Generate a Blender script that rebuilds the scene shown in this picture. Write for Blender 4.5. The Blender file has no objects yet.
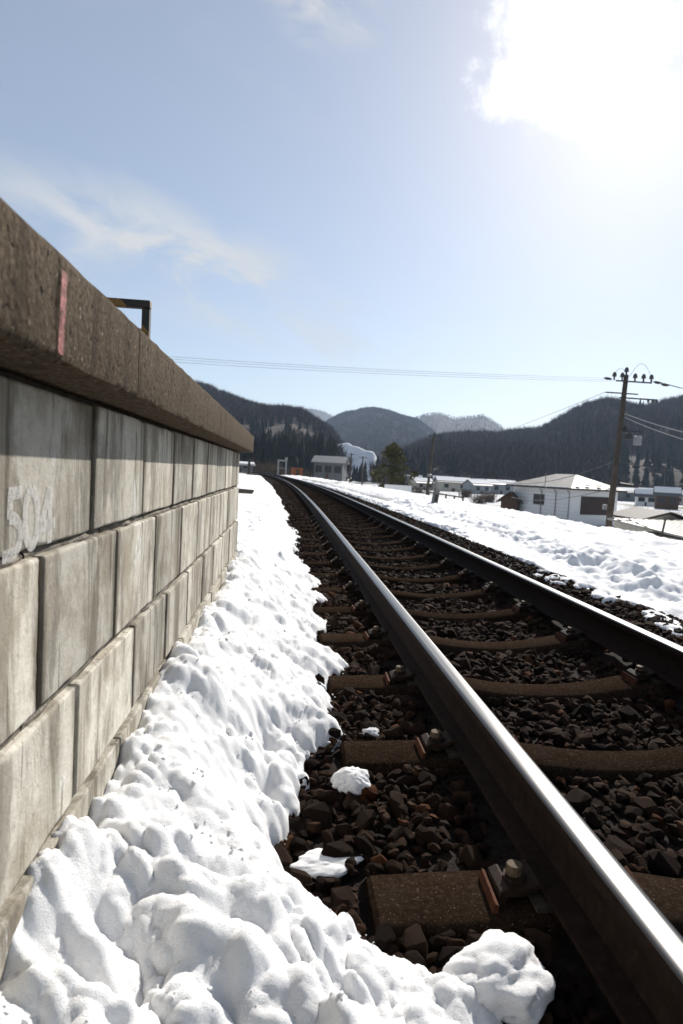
import bpy, bmesh, math, random
import numpy as np
from mathutils import Vector, Matrix

random.seed(7)
RNG = np.random.default_rng(11)
SC = bpy.context.scene
COL = SC.collection
R = math.radians

# ------------------------------------------------------------------ camera
CAMZ = 0.736
FPX, YAW, PITCH, ROLL = 640.0, -0.0856, -0.0619, 0.0531


def ray(px, py):
    a, b = px - 341.5, py - 512
    c, s = math.cos(ROLL), math.sin(ROLL)
    x, u, d = (a * c + b * s) / FPX, -(-a * s + b * c) / FPX, 1.0
    c, s = math.cos(PITCH), math.sin(PITCH)
    y, z = d * c - u * s, d * s + u * c
    c, s = math.cos(YAW), math.sin(YAW)
    return np.array([x * c - y * s, x * s + y * c, z])


def at_y(px, py, Y):
    r = ray(px, py)
    return r * (Y / r[1]) + np.array([0, 0, CAMZ])


def at_x(px, py, X):
    r = ray(px, py)
    return r * (X / r[0]) + np.array([0, 0, CAMZ])


cam_data = bpy.data.cameras.new('camera')
cam_data.sensor_fit = 'HORIZONTAL'
cam_data.sensor_width = 36
cam_data.lens = 36 * FPX / 683
cam_data.clip_start = 0.02
cam_data.clip_end = 20000
cam_data.dof.use_dof = True
cam_data.dof.focus_distance = 2.0
cam_data.dof.aperture_fstop = 11.0
cam = bpy.data.objects.new('camera', cam_data)
COL.objects.link(cam)
r0 = ray(341.5, 512)
rx = Vector((ray(342.5, 512) - r0) * FPX).normalized()
ry = Vector((ray(341.5, 511) - r0) * FPX).normalized()
rz = rx.cross(ry)
cam.matrix_world = Matrix(((rx.x, ry.x, rz.x, 0), (rx.y, ry.y, rz.y, 0), (rx.z, ry.z, rz.z, CAMZ), (0, 0, 0, 1)))
SC.camera = cam

# ------------------------------------------------------------------ light
SUN = Vector((0.392, 0.752, 0.53)).normalized()
SUN_EL = math.asin(SUN.z)
SUN_AZ = math.atan2(SUN.x, SUN.y)
SC.view_settings.view_transform = 'Standard'
SC.view_settings.look = 'None'
SC.view_settings.gamma = 1
SC.view_settings.use_curve_mapping = False
SC.view_settings.exposure = 0.6
SC.cycles.max_bounces = 6
SC.cycles.volume_bounces = 0
SC.cycles.volume_step_rate = 4

world = bpy.data.worlds.new('World')
SC.world = world
world.use_nodes = True
wt = world.node_tree
wt.nodes.clear()


def wn(t, **kw):
    n = wt.nodes.new(t)
    for k, v in kw.items():
        setattr(n, k, v)
    return n


def wl(a, b):
    wt.links.new(a, b)


w_out = wn('ShaderNodeOutputWorld')
w_bg = wn('ShaderNodeBackground')
w_bg.inputs['Strength'].default_value = 0.072
sky = wn('ShaderNodeTexSky', sky_type='NISHITA')
sky.sun_disc = False
sky.sun_elevation = SUN_EL
sky.sun_rotation = SUN_AZ
sky.altitude = 300
sky.air_density = 1.0
sky.dust_density = 0.62
sky.ozone_density = 1.5
w_geo = wn('ShaderNodeTexCoord')


def wmath(op, a, b=None, c=None, clamp=False):
    n = wn('ShaderNodeMath', operation=op)
    n.use_clamp = clamp
    for i, v in enumerate((a, b, c)):
        if v is None:
            continue
        if isinstance(v, (int, float)):
            n.inputs[i].default_value = v
        else:
            wl(v, n.inputs[i])
    return n.outputs[0]


def wdot(vec):
    n = wn('ShaderNodeVectorMath', operation='DOT_PRODUCT')
    wl(w_geo.outputs['Generated'], n.inputs[0])
    n.inputs[1].default_value = vec
    return n.outputs['Value']


def wramp(v, lo, hi):
    n = wn('ShaderNodeMapRange', interpolation_type='SMOOTHSTEP')
    wl(v, n.inputs['Value'])
    n.inputs['From Min'].default_value = lo
    n.inputs['From Max'].default_value = hi
    return n.outputs['Result']


def wnoise(scale, detail=8, rough=0.6, vec=None, dist=0.0):
    n = wn('ShaderNodeTexNoise')
    n.inputs['Scale'].default_value = scale
    n.inputs['Detail'].default_value = detail
    n.inputs['Roughness'].default_value = rough
    n.inputs['Distortion'].default_value = dist
    wl(vec if vec is not None else w_geo.outputs['Generated'], n.inputs['Vector'])
    return n.outputs['Fac']


def wbank(px, py, ax_px, half_w, half_h):
    """soft elliptical region of the sky round a direction: 1 inside, 0 outside"""
    c = Vector(ray(px, py)).normalized()
    e = Vector(ray(*ax_px)).normalized()
    u = (e - c * e.dot(c)).normalized()
    v = c.cross(u)
    du, dv = wdot(u), wdot(v)
    q = wmath('ADD', wmath('POWER', wmath('DIVIDE', du, half_w), 2), wmath('POWER', wmath('DIVIDE', dv, half_h), 2))
    front = wmath('GREATER_THAN', wdot(c), 0.2)
    return wmath('MULTIPLY', wmath('SUBTRACT', 1.0, wmath('SQRT', q), clamp=True), front)


n_big = wnoise(9, 9, 0.62, dist=0.25)
cum = wbank(716, -72, (580, 5), 0.34, 0.205)
m_cum = wramp(wmath('ADD', wmath('MULTIPLY', cum, 1.3), wmath('MULTIPLY', wmath('SUBTRACT', n_big, 0.5), 1.35)), 0.28, 0.60)
mp = wn('ShaderNodeMapping')
mp.inputs['Rotation'].default_value = (0.2, 0.35, 0.5)
mp.inputs['Scale'].default_value = (3.0, 9.0, 14.0)
CC = Vector(ray(190, 262)).normalized()
CU = Vector(ray(300, 308)).normalized()
CU = (CU - CC * CU.dot(CC)).normalized()
cmb = wn('ShaderNodeCombineXYZ')
wl(wdot(CU), cmb.inputs[0])
wl(wdot(CC.cross(CU)), cmb.inputs[1])
wl(wdot(CC), cmb.inputs[2])
mp.inputs['Rotation'].default_value = (0, 0, -0.25)
mp.inputs['Scale'].default_value = (3.2, 9.0, 3.0)
wl(cmb.outputs[0], mp.inputs['Vector'])
n_cir = wnoise(1.6, 8, 0.62, mp.outputs['Vector'], 0.6)
cir = wbank(195, 268, (300, 312), 0.36, 0.085)
cir2 = wbank(320, 5, (350, 18), 0.09, 0.05)
m_cir = wmath('MULTIPLY', wmath('ADD', wmath('MULTIPLY', cir, 0.9), wmath('MULTIPLY', cir2, 0.9)), wramp(n_cir, 0.36, 0.62))
m_veil = wmath('ADD', wmath('MULTIPLY', wramp(n_cir, 0.45, 0.9), 0.10), 0.25)
m_cir = wmath('ADD', wmath('MULTIPLY', m_cir, 1.25), m_veil, clamp=True)
mix1 = wn('ShaderNodeMix', data_type='RGBA')
wl(m_cir, mix1.inputs['Factor'])
wl(sky.outputs['Color'], mix1.inputs['A'])
mix1.inputs['B'].default_value = (6.3, 6.4, 6.45, 1)
wcol = wn('ShaderNodeMix', data_type='RGBA')
wl(wramp(n_big, 0.42, 0.60), wcol.inputs['Factor'])
wcol.inputs['A'].default_value = (8.6, 8.7, 8.9, 1)
wcol.inputs['B'].default_value = (13.0, 12.7, 12.4, 1)
mix2 = wn('ShaderNodeMix', data_type='RGBA')
wl(m_cum, mix2.inputs['Factor'])
wl(mix1.outputs['Result'], mix2.inputs['A'])
wl(wcol.outputs['Result'], mix2.inputs['B'])
wl(mix2.outputs['Result'], w_bg.inputs['Color'])
wl(w_bg.outputs['Background'], w_out.inputs['Surface'])

sun_d = bpy.data.lights.new('sun', 'SUN')
sun_d.energy = 5.0
sun_d.angle = R(0.6)
sun_d.color = (1.0, 0.95, 0.88)
sun_o = bpy.data.objects.new('sun', sun_d)
COL.objects.link(sun_o)
sun_o.rotation_euler = SUN.to_track_quat('Z', 'Y').to_euler()
sun_o.location = SUN * 50


# ------------------------------------------------------------------ numpy noise
def _hash(ix, iy, iz, seed):
    h = (ix.astype(np.int64) * 374761393 + iy.astype(np.int64) * 668265263 + iz.astype(np.int64) * 2147483647 + seed * 974711) & 0xFFFFFFFF
    h = ((h ^ (h >> 13)) * 1274126177) & 0xFFFFFFFF
    h = ((h ^ (h >> 16)) * 2246822519) & 0xFFFFFFFF
    return ((h ^ (h >> 15)) & 0xFFFFFF) / float(0xFFFFFF)


def vnoise(x, y, seed=0):
    """smooth value noise in -1..1"""
    ix, iy = np.floor(x), np.floor(y)
    fx, fy = x - ix, y - iy
    fx = fx * fx * fx * (fx * (fx * 6 - 15) + 10)
    fy = fy * fy * fy * (fy * (fy * 6 - 15) + 10)
    z = np.zeros_like(ix)
    a, b = _hash(ix, iy, z, seed), _hash(ix + 1, iy, z, seed)
    c, d = _hash(ix, iy + 1, z, seed), _hash(ix + 1, iy + 1, z, seed)
    return 2 * ((a * (1 - fx) + b * fx) * (1 - fy) + (c * (1 - fx) + d * fx) * fy) - 1


def fbm(x, y, octv=4, seed=0, gain=0.5):
    s, a, t = np.zeros_like(x, dtype=float), 1.0, 0.0
    for i in range(octv):
        cs, sn = math.cos(i * 1.3), math.sin(i * 1.3)
        s += a * vnoise((x * cs - y * sn) * 2 ** i + 13.7 * i, (x * sn + y * cs) * 2 ** i - 7.1 * i, seed + i)
        t += a
        a *= gain
    return s / t


def domes(x, y, seed=0, jitter=0.95):
    """height of a field of round lumps of varied size, 0..1"""
    ix, iy = np.floor(x), np.floor(y)
    best = np.zeros_like(x, dtype=float)
    for dx in (-1, 0, 1):
        for dy in (-1, 0, 1):
            cx_, cy_ = ix + dx, iy + dy
            z = np.zeros_like(ix)
            px = cx_ + 0.5 + jitter * (_hash(cx_, cy_, z, seed) - 0.5)
            py = cy_ + 0.5 + jitter * (_hash(cx_, cy_, z + 1, seed) - 0.5)
            rr = 0.55 + 0.5 * _hash(cx_, cy_, z + 2, seed)
            hh = 0.45 + 0.55 * _hash(cx_, cy_, z + 3, seed)
            q = 1 - ((x - px) ** 2 + (y - py) ** 2) / (rr * rr)
            v = hh * np.sqrt(np.clip(q, 0, 1))
            best = np.maximum(best, v)
    return best


def soft_domes(x, y, seed=0, k=9.0):
    """like domes but the lumps melt into one another"""
    ix, iy = np.floor(x), np.floor(y)
    acc = np.zeros_like(x, dtype=float)
    z = np.zeros_like(ix)
    for dx in (-1, 0, 1):
        for dy in (-1, 0, 1):
            a, b = ix + dx, iy + dy
            px = a + 0.5 + 0.95 * (_hash(a, b, z, seed) - 0.5)
            py = b + 0.5 + 0.95 * (_hash(a, b, z + 1, seed) - 0.5)
            rr = 0.45 + 0.5 * _hash(a, b, z + 2, seed)
            hh = 0.25 + 0.75 * _hash(a, b, z + 3, seed)
            an = 3.14 * _hash(a, b, z + 4, seed)
            st = 1 + 0.6 * _hash(a, b, z + 5, seed)
            ux, uy = (x - px) * np.cos(an) + (y - py) * np.sin(an), (y - py) * np.cos(an) - (x - px) * np.sin(an)
            q = (ux * ux * st + uy * uy / st) / (rr * rr)
            acc += np.exp(k * (hh * (1.0 - q / (1 + 0.35 * q)) - 0.4))
    return np.log(acc + 0.02) / k + 0.4


def sstep(a, b, v):
    t = np.clip((v - a) / (b - a), 0, 1)
    return t * t * (3 - 2 * t)


# ------------------------------------------------------------------ materials
def newmat(name):
    m = bpy.data.materials.new(name)
    m.use_nodes = True
    nt = m.node_tree
    bs = nt.nodes['Principled BSDF']
    return m, nt, bs


def N(nt, t, **kw):
    n = nt.nodes.new(t)
    for k, v in kw.items():
        setattr(n, k, v)
    return n


def noise_node(nt, vec, scale, detail=6, rough=0.6, dist=0.0):
    n = N(nt, 'ShaderNodeTexNoise')
    n.inputs['Scale'].default_value = scale
    n.inputs['Detail'].default_value = detail
    n.inputs['Roughness'].default_value = rough
    n.inputs['Distortion'].default_value = dist
    nt.links.new(vec, n.inputs['Vector'])
    return n.outputs['Fac']


def ramp(nt, v, stops):
    n = N(nt, 'ShaderNodeValToRGB')
    cr = n.color_ramp
    while len(cr.elements) < len(stops):
        cr.elements.new(0.5)
    for e, (p, c) in zip(cr.elements, stops):
        e.position = p
        e.color = (c, c, c, 1) if isinstance(c, (int, float)) else (*c, 1)
    nt.links.new(v, n.inputs['Fac'])
    return n.outputs['Color']


def mixc(nt, f, a, b, mode='MIX'):
    n = N(nt, 'ShaderNodeMix', data_type='RGBA', blend_type=mode)
    for v, k in ((f, 'Factor'), (a, 'A'), (b, 'B')):
        if isinstance(v, (int, float)):
            n.inputs[k].default_value = v if k == 'Factor' else (v, v, v, 1)
        elif isinstance(v, tuple):
            n.inputs[k].default_value = (*v, 1)
        else:
            nt.links.new(v, n.inputs[k])
    return n.outputs['Result']


def vmap(nt, vec, scale, loc=None):
    n = N(nt, 'ShaderNodeMapping')
    n.inputs['Scale'].default_value = scale
    nt.links.new(vec, n.inputs['Vector'])
    if loc is not None:
        nt.links.new(loc, n.inputs['Location'])
    return n.outputs['Vector']


def bump(nt, bs, h, strength, dist, prev=None):
    n = N(nt, 'ShaderNodeBump')
    n.inputs['Strength'].default_value = strength
    n.inputs['Distance'].default_value = dist
    nt.links.new(h, n.inputs['Height'])
    if prev is not None:
        nt.links.new(prev, n.inputs['Normal'])
    nt.links.new(n.outputs['Normal'], bs.inputs['Normal'])
    return n.outputs['Normal']


def coords(nt, rnd=False):
    """object coordinates, shifted per object when rnd"""
    tc = N(nt, 'ShaderNodeTexCoord').outputs['Object']
    if not rnd:
        return tc, None
    oi = N(nt, 'ShaderNodeObjectInfo').outputs['Random']
    ml = N(nt, 'ShaderNodeMath', operation='MULTIPLY')
    ml.inputs[1].default_value = 37.0
    nt.links.new(oi, ml.inputs[0])
    ad = N(nt, 'ShaderNodeVectorMath', operation='ADD')
    nt.links.new(tc, ad.inputs[0])
    nt.links.new(ml.outputs[0], ad.inputs[1])
    return ad.outputs['Vector'], oi


def plain(name, col, rough=0.7, var=0.25, scale=6.0, metal=0.0, bumpd=0.0, rnd=False):
    m, nt, bs = newmat(name)
    v, oi = coords(nt, rnd)
    n = noise_node(nt, v, scale, 6, 0.65)
    lo = tuple(max(0, c * (1 - var)) for c in col)
    hi = tuple(min(1, c * (1 + var)) for c in col)
    c = ramp(nt, n, [(0.3, lo), (0.7, hi)])
    nt.links.new(c, bs.inputs['Base Color'])
    bs.inputs['Roughness'].default_value = rough
    bs.inputs['Specular IOR Level'].default_value = 0.1 if rough > 0.65 else 0.4
    bs.inputs['Metallic'].default_value = metal
    if bumpd:
        bump(nt, bs, noise_node(nt, v, scale * 6, 5, 0.6), 0.6, bumpd)
    return m


M = {}


def snow_mat(name, dirt=True, fine=True):
    m, nt, bs = newmat(name)
    v, _ = coords(nt)
    base = mixc(nt, noise_node(nt, v, 3.0, 5), (0.77, 0.768, 0.766), (0.84, 0.836, 0.83))
    if dirt:
        d = ramp(nt, noise_node(nt, v, 5.5, 9, 0.75, 0.4), [(0.60, 0.0), (0.76, 0.6)])
        base = mixc(nt, d, base, (0.48, 0.44, 0.39))
        grit = ramp(nt, noise_node(nt, v, 170, 2, 0.5), [(0.745, 0.0), (0.775, 0.85)])
        base = mixc(nt, grit, base, (0.16, 0.125, 0.09))
    nt.links.new(base, bs.inputs['Base Color'])
    bs.inputs['Roughness'].default_value = 0.8
    bs.inputs['Specular IOR Level'].default_value = 0.06
    if fine:
        bs.inputs['Subsurface Weight'].default_value = 0.3
        bs.inputs['Subsurface Radius'].default_value = (0.9, 0.95, 1.0)
        bs.inputs['Subsurface Scale'].default_value = 0.02
        b = bump(nt, bs, noise_node(nt, v, 60, 7, 0.76), 0.5, 0.009)
        bump(nt, bs, noise_node(nt, v, 380, 3, 0.7), 1.0, 0.0022, b)
    else:
        bump(nt, bs, noise_node(nt, v, 6, 6, 0.7), 0.5, 0.05)
    return m


M['snow'] = snow_mat('snow_near')
M['snow_clean'] = snow_mat('snow_clean', dirt=False)
M['snow_far'] = snow_mat('snow_far', dirt=False, fine=False)
M['snow_shade'] = plain('old_hillside_snow', (0.78, 0.79, 0.81), 0.8, 0.12, 0.15)


def ground_mat():
    m, nt, bs = newmat('snowy_ground')
    v, _ = coords(nt)
    patch = ramp(nt, noise_node(nt, v, 0.028, 9, 0.68), [(0.53, 0.0), (0.60, 1.0)])
    soil = mixc(nt, noise_node(nt, v, 0.5, 6), (0.10, 0.075, 0.05), (0.19, 0.15, 0.10))
    c = mixc(nt, patch, (0.56, 0.565, 0.575), soil)
    nt.links.new(c, bs.inputs['Base Color'])
    bs.inputs['Roughness'].default_value = 0.9
    bs.inputs['Specular IOR Level'].default_value = 0.05
    bump(nt, bs, noise_node(nt, v, 1.2, 7, 0.7), 0.6, 0.12)
    return m


M['ground'] = ground_mat()


def concrete_block_mat():
    m, nt, bs = newmat('weathered_block_concrete')
    v, oi = coords(nt, True)
    fine = noise_node(nt, v, 38, 8, 0.7)
    base = ramp(nt, fine, [(0.25, (0.40, 0.375, 0.315)), (0.5, (0.52, 0.49, 0.42)), (0.75, (0.60, 0.57, 0.50))])
    streak = noise_node(nt, vmap(nt, v, (7, 7, 0.9)), 1.0, 9, 0.68, 0.9)
    base = mixc(nt, ramp(nt, streak, [(0.40, 0.85), (0.52, 0.0)]), base, (0.20, 0.175, 0.135))
    base = mixc(nt, ramp(nt, noise_node(nt, vmap(nt, v, (22, 22, 1.6)), 1.0, 8, 0.7, 0.5), [(0.60, 0.0), (0.72, 0.45)]), base, (0.64, 0.63, 0.61))
    base = mixc(nt, ramp(nt, noise_node(nt, v, 5, 8, 0.7), [(0.50, 0.0), (0.62, 0.7)]), base, (0.29, 0.25, 0.19))
    base = mixc(nt, ramp(nt, noise_node(nt, vmap(nt, v, (30, 30, 2.2)), 1.0, 8, 0.7, 0.4), [(0.57, 0.0), (0.63, 0.8)]), base, (0.12, 0.102, 0.08))
    sep = N(nt, 'ShaderNodeSeparateXYZ')
    nt.links.new(N(nt, 'ShaderNodeTexCoord').outputs['Generated'], sep.inputs[0])
    edge = N(nt, 'ShaderNodeMath', operation='MULTIPLY_ADD')
    ab = N(nt, 'ShaderNodeMath', operation='ABSOLUTE')
    sb = N(nt, 'ShaderNodeMath', operation='SUBTRACT')
    sb.inputs[1].default_value = 0.5
    nt.links.new(sep.outputs['Y'], sb.inputs[0])
    nt.links.new(sb.outputs[0], ab.inputs[0])
    nt.links.new(noise_node(nt, vmap(nt, v, (20, 20, 5)), 1.0, 6, 0.7), edge.inputs[0])
    edge.inputs[1].default_value = 0.22
    nt.links.new(ab.outputs[0], edge.inputs[2])
    base = mixc(nt, ramp(nt, edge.outputs[0], [(0.555, 0.0), (0.62, 0.85)]), base, (0.10, 0.085, 0.065))
    pits = noise_node(nt, v, 150, 3, 0.6)
    base = mixc(nt, ramp(nt, pits, [(0.27, 0.8), (0.34, 0.0)]), base, (0.12, 0.105, 0.085))
    gp = N(nt, 'ShaderNodeNewGeometry').outputs['Position']
    big = noise_node(nt, vmap(nt, gp, (5.0, 5.0, 1.6)), 1.0, 9, 0.72, 0.6)
    base = mixc(nt, ramp(nt, big, [(0.53, 0.0), (0.60, 0.62)]), base, (0.14, 0.122, 0.095))
    eff = noise_node(nt, vmap(nt, gp, (9.0, 9.0, 3.2)), 1.0, 9, 0.75, 0.8)
    base = mixc(nt, ramp(nt, eff, [(0.61, 0.0), (0.66, 0.8)]), base, (0.66, 0.66, 0.65))
    tone = ramp(nt, oi, [(0.0, 0.78), (1.0, 1.25)])
    base = mixc(nt, 1.0, base, tone, 'MULTIPLY')
    nt.links.new(base, bs.inputs['Base Color'])
    bs.inputs['Roughness'].default_value = 0.92
    bs.inputs['Specular IOR Level'].default_value = 0.08
    b = bump(nt, bs, fine, 0.5, 0.003)
    bump(nt, bs, pits, 0.5, 0.002, b)
    return m


M['block'] = concrete_block_mat()


def coping_mat():
    m, nt, bs = newmat('aggregate_coping_concrete')
    v, oi = coords(nt, True)
    fine = noise_node(nt, v, 120, 6, 0.75)
    base = ramp(nt, fine, [(0.32, (0.030, 0.022, 0.0145)), (0.5, (0.082, 0.062, 0.043)), (0.68, (0.155, 0.122, 0.09))])
    vo = N(nt, 'ShaderNodeTexVoronoi')
    vo.inputs['Scale'].default_value = 75
    nt.links.new(v, vo.inputs['Vector'])
    spk = ramp(nt, vo.outputs['Distance'], [(0.10, 1.0), (0.22, 0.0)])
    pick = ramp(nt, noise_node(nt, v, 48, 2), [(0.54, 0.0), (0.60, 0.8)])
    base = mixc(nt, mixc(nt, 1.0, spk, pick, 'MULTIPLY'), base, (0.30, 0.265, 0.215))
    pits = noise_node(nt, v, 85, 2, 0.5)
    pit = ramp(nt, pits, [(0.30, 1.0), (0.36, 0.0)])
    base = mixc(nt, pit, base, (0.010, 0.0075, 0.0055))
    streak = noise_node(nt, vmap(nt, v, (26, 26, 2.5)), 1.0, 8, 0.66, 0.4)
    base = mixc(nt, ramp(nt, streak, [(0.50, 0.0), (0.66, 0.7)]), base, (0.034, 0.026, 0.018))
    rust = noise_node(nt, v, 22, 5, 0.6)
    base = mixc(nt, ramp(nt, rust, [(0.68, 0.0), (0.74, 0.6)]), base, (0.16, 0.07, 0.028))
    nt.links.new(base, bs.inputs['Base Color'])
    bs.inputs['Roughness'].default_value = 0.95
    bs.inputs['Specular IOR Level'].default_value = 0.03
    b = bump(nt, bs, fine, 0.5, 0.003)
    bump(nt, bs, pits, 0.6, 0.004, b)
    return m


M['coping'] = coping_mat()
M['mortar'] = plain('dark_mortar', (0.06, 0.052, 0.042), 0.95, 0.5, 30, bumpd=0.01)
M['mortar_pale'] = plain('old_bed_mortar', (0.19, 0.17, 0.14), 0.95, 0.6, 26, bumpd=0.012, rnd=True)
M['deck'] = plain('platform_deck', (0.16, 0.15, 0.14), 0.9, 0.3, 12, bumpd=0.01)


def sleeper_mat():
    m, nt, bs = newmat('brown_concrete_sleeper')
    v, oi = coords(nt, True)
    fine = noise_node(nt, v, 70, 7, 0.7)
    base = ramp(nt, fine, [(0.3, (0.0095, 0.006, 0.004)), (0.52, (0.021, 0.0135, 0.009)), (0.75, (0.042, 0.028, 0.019))])
    base = mixc(nt, ramp(nt, noise_node(nt, v, 9, 5, 0.6), [(0.45, 0.0), (0.7, 0.6)]), base, (0.028, 0.020, 0.015))
    base = mixc(nt, ramp(nt, noise_node(nt, v, 210, 2, 0.5), [(0.66, 0.0), (0.71, 0.7)]), base, (0.16, 0.135, 0.105))
    base = mixc(nt, 1.0, base, ramp(nt, oi, [(0, 0.8), (1, 1.2)]), 'MULTIPLY')
    nt.links.new(base, bs.inputs['Base Color'])
    bs.inputs['Roughness'].default_value = 0.9
    bs.inputs['Specular IOR Level'].default_value = 0.0
    bump(nt, bs, fine, 0.6, 0.004)
    return m


M['sleeper'] = sleeper_mat()


def stone_mat(single):
    m, nt, bs = newmat('ballast_rock' + ('_near' if single else ''))
    v, oi = coords(nt, True)
    if single:
        rnd = oi
    else:
        rnd = N(nt, 'ShaderNodeNewGeometry').outputs['Random Per Island']
    base = ramp(nt, rnd, [(0.0, (0.010, 0.0068, 0.0055)), (0.35, (0.021, 0.0128, 0.0092)), (0.7, (0.031, 0.0185, 0.0128)),
                          (0.94, (0.042, 0.025, 0.0165)), (1.0, (0.075, 0.030, 0.014))])
    nf = noise_node(nt, v, 34, 6, 0.7)
    base = mixc(nt, 1.0, base, ramp(nt, nf, [(0.3, 0.65), (0.7, 1.45)]), 'MULTIPLY')
    nt.links.new(base, bs.inputs['Base Color'])
    bs.inputs['Roughness'].default_value = 0.85
    bs.inputs['Specular IOR Level'].default_value = 0.03
    bump(nt, bs, noise_node(nt, v, 75, 6, 0.72), 0.8, 0.007)
    return m


M['stone'] = stone_mat(False)
M['stone_near'] = stone_mat(True)
M['bed'] = plain('ballast_dust', (0.022, 0.017, 0.014), 0.95, 0.5, 30, bumpd=0.02)


def rail_mats():
    m, nt, bs = newmat('rusty_rail_steel')
    v, _ = coords(nt)
    n = noise_node(nt, v, 45, 7, 0.68)
    c = ramp(nt, n, [(0.3, (0.0075, 0.0046, 0.0036)), (0.55, (0.017, 0.0096, 0.0068)), (0.8, (0.034, 0.018, 0.012))])
    nt.links.new(c, bs.inputs['Base Color'])
    bs.inputs['Roughness'].default_value = 0.8
    bs.inputs['Specular IOR Level'].default_value = 0.08
    bump(nt, bs, n, 0.5, 0.002)
    M['rail'] = m
    m, nt, bs = newmat('polished_rail_head')
    v, _ = coords(nt)
    along = vmap(nt, v, (130, 0.6, 60))
    n = noise_node(nt, along, 1.0, 6, 0.6)
    c = ramp(nt, n, [(0.3, (0.06, 0.058, 0.057)), (0.7, (0.115, 0.112, 0.109))])
    nt.links.new(c, bs.inputs['Base Color'])
    bs.inputs['Metallic'].default_value = 1.0
    rr = ramp(nt, n, [(0.3, 0.26), (0.7, 0.40)])
    nt.links.new(rr, bs.inputs['Roughness'])
    M['rail_top'] = m


rail_mats()
M['rust'] = plain('orange_rust', (0.07, 0.026, 0.013), 0.85, 0.45, 60, bumpd=0.002, rnd=True)
M['clip'] = plain('brown_steel_clip', (0.024, 0.0145, 0.010), 0.7, 0.4, 60, bumpd=0.002, rnd=True)
M['bolt'] = plain('tan_bolt_cap', (0.10, 0.072, 0.046), 0.7, 0.45, 90, bumpd=0.002, rnd=True)


# ------------------------------------------------------------------ object helpers
def tag(o, label=None, cat=None, group=None, kind=None):
    if label:
        o['label'] = label
    if cat:
        o['category'] = cat
    if group:
        o['group'] = group
    if kind:
        o['kind'] = kind
    return o


def empty(name, loc=(0, 0, 0), rz=0.0, **kw):
    o = bpy.data.objects.new(name, None)
    COL.objects.link(o)
    o.location = [float(c) for c in loc]
    o.rotation_euler = (0, 0, rz)
    o.empty_display_size = 0.1
    return tag(o, **kw)


def link(name, me, parent=None, loc=(0, 0, 0), rot=(0, 0, 0), **kw):
    o = bpy.data.objects.new(name, me)
    COL.objects.link(o)
    if parent is not None:
        o.parent = parent
    o.location = [float(c) for c in loc]
    o.rotation_euler = rot
    return tag(o, **kw)


def mesh_np(name, V, F, mats, smooth=False, mi=None):
    """mesh from numpy arrays; F is (n,3) or (n,4)"""
    V = np.asarray(V, dtype=np.float32)
    F = np.asarray(F, dtype=np.int32)
    me = bpy.data.meshes.new(name)
    k = F.shape[1]
    me.vertices.add(len(V))
    me.vertices.foreach_set('co', V.ravel())
    me.loops.add(F.size)
    me.loops.foreach_set('vertex_index', F.ravel())
    me.polygons.add(len(F))
    me.polygons.foreach_set('loop_start', np.arange(0, F.size, k, dtype=np.int32))
    for m in (mats if isinstance(mats, (list, tuple)) else [mats]):
        me.materials.append(m)
    if mi is not None:
        me.polygons.foreach_set('material_index', np.asarray(mi, dtype=np.int32))
    me.update(calc_edges=True)
    me.polygons.foreach_set('use_smooth', np.full(len(F), smooth, dtype=bool))
    me.validate()
    return me


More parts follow.
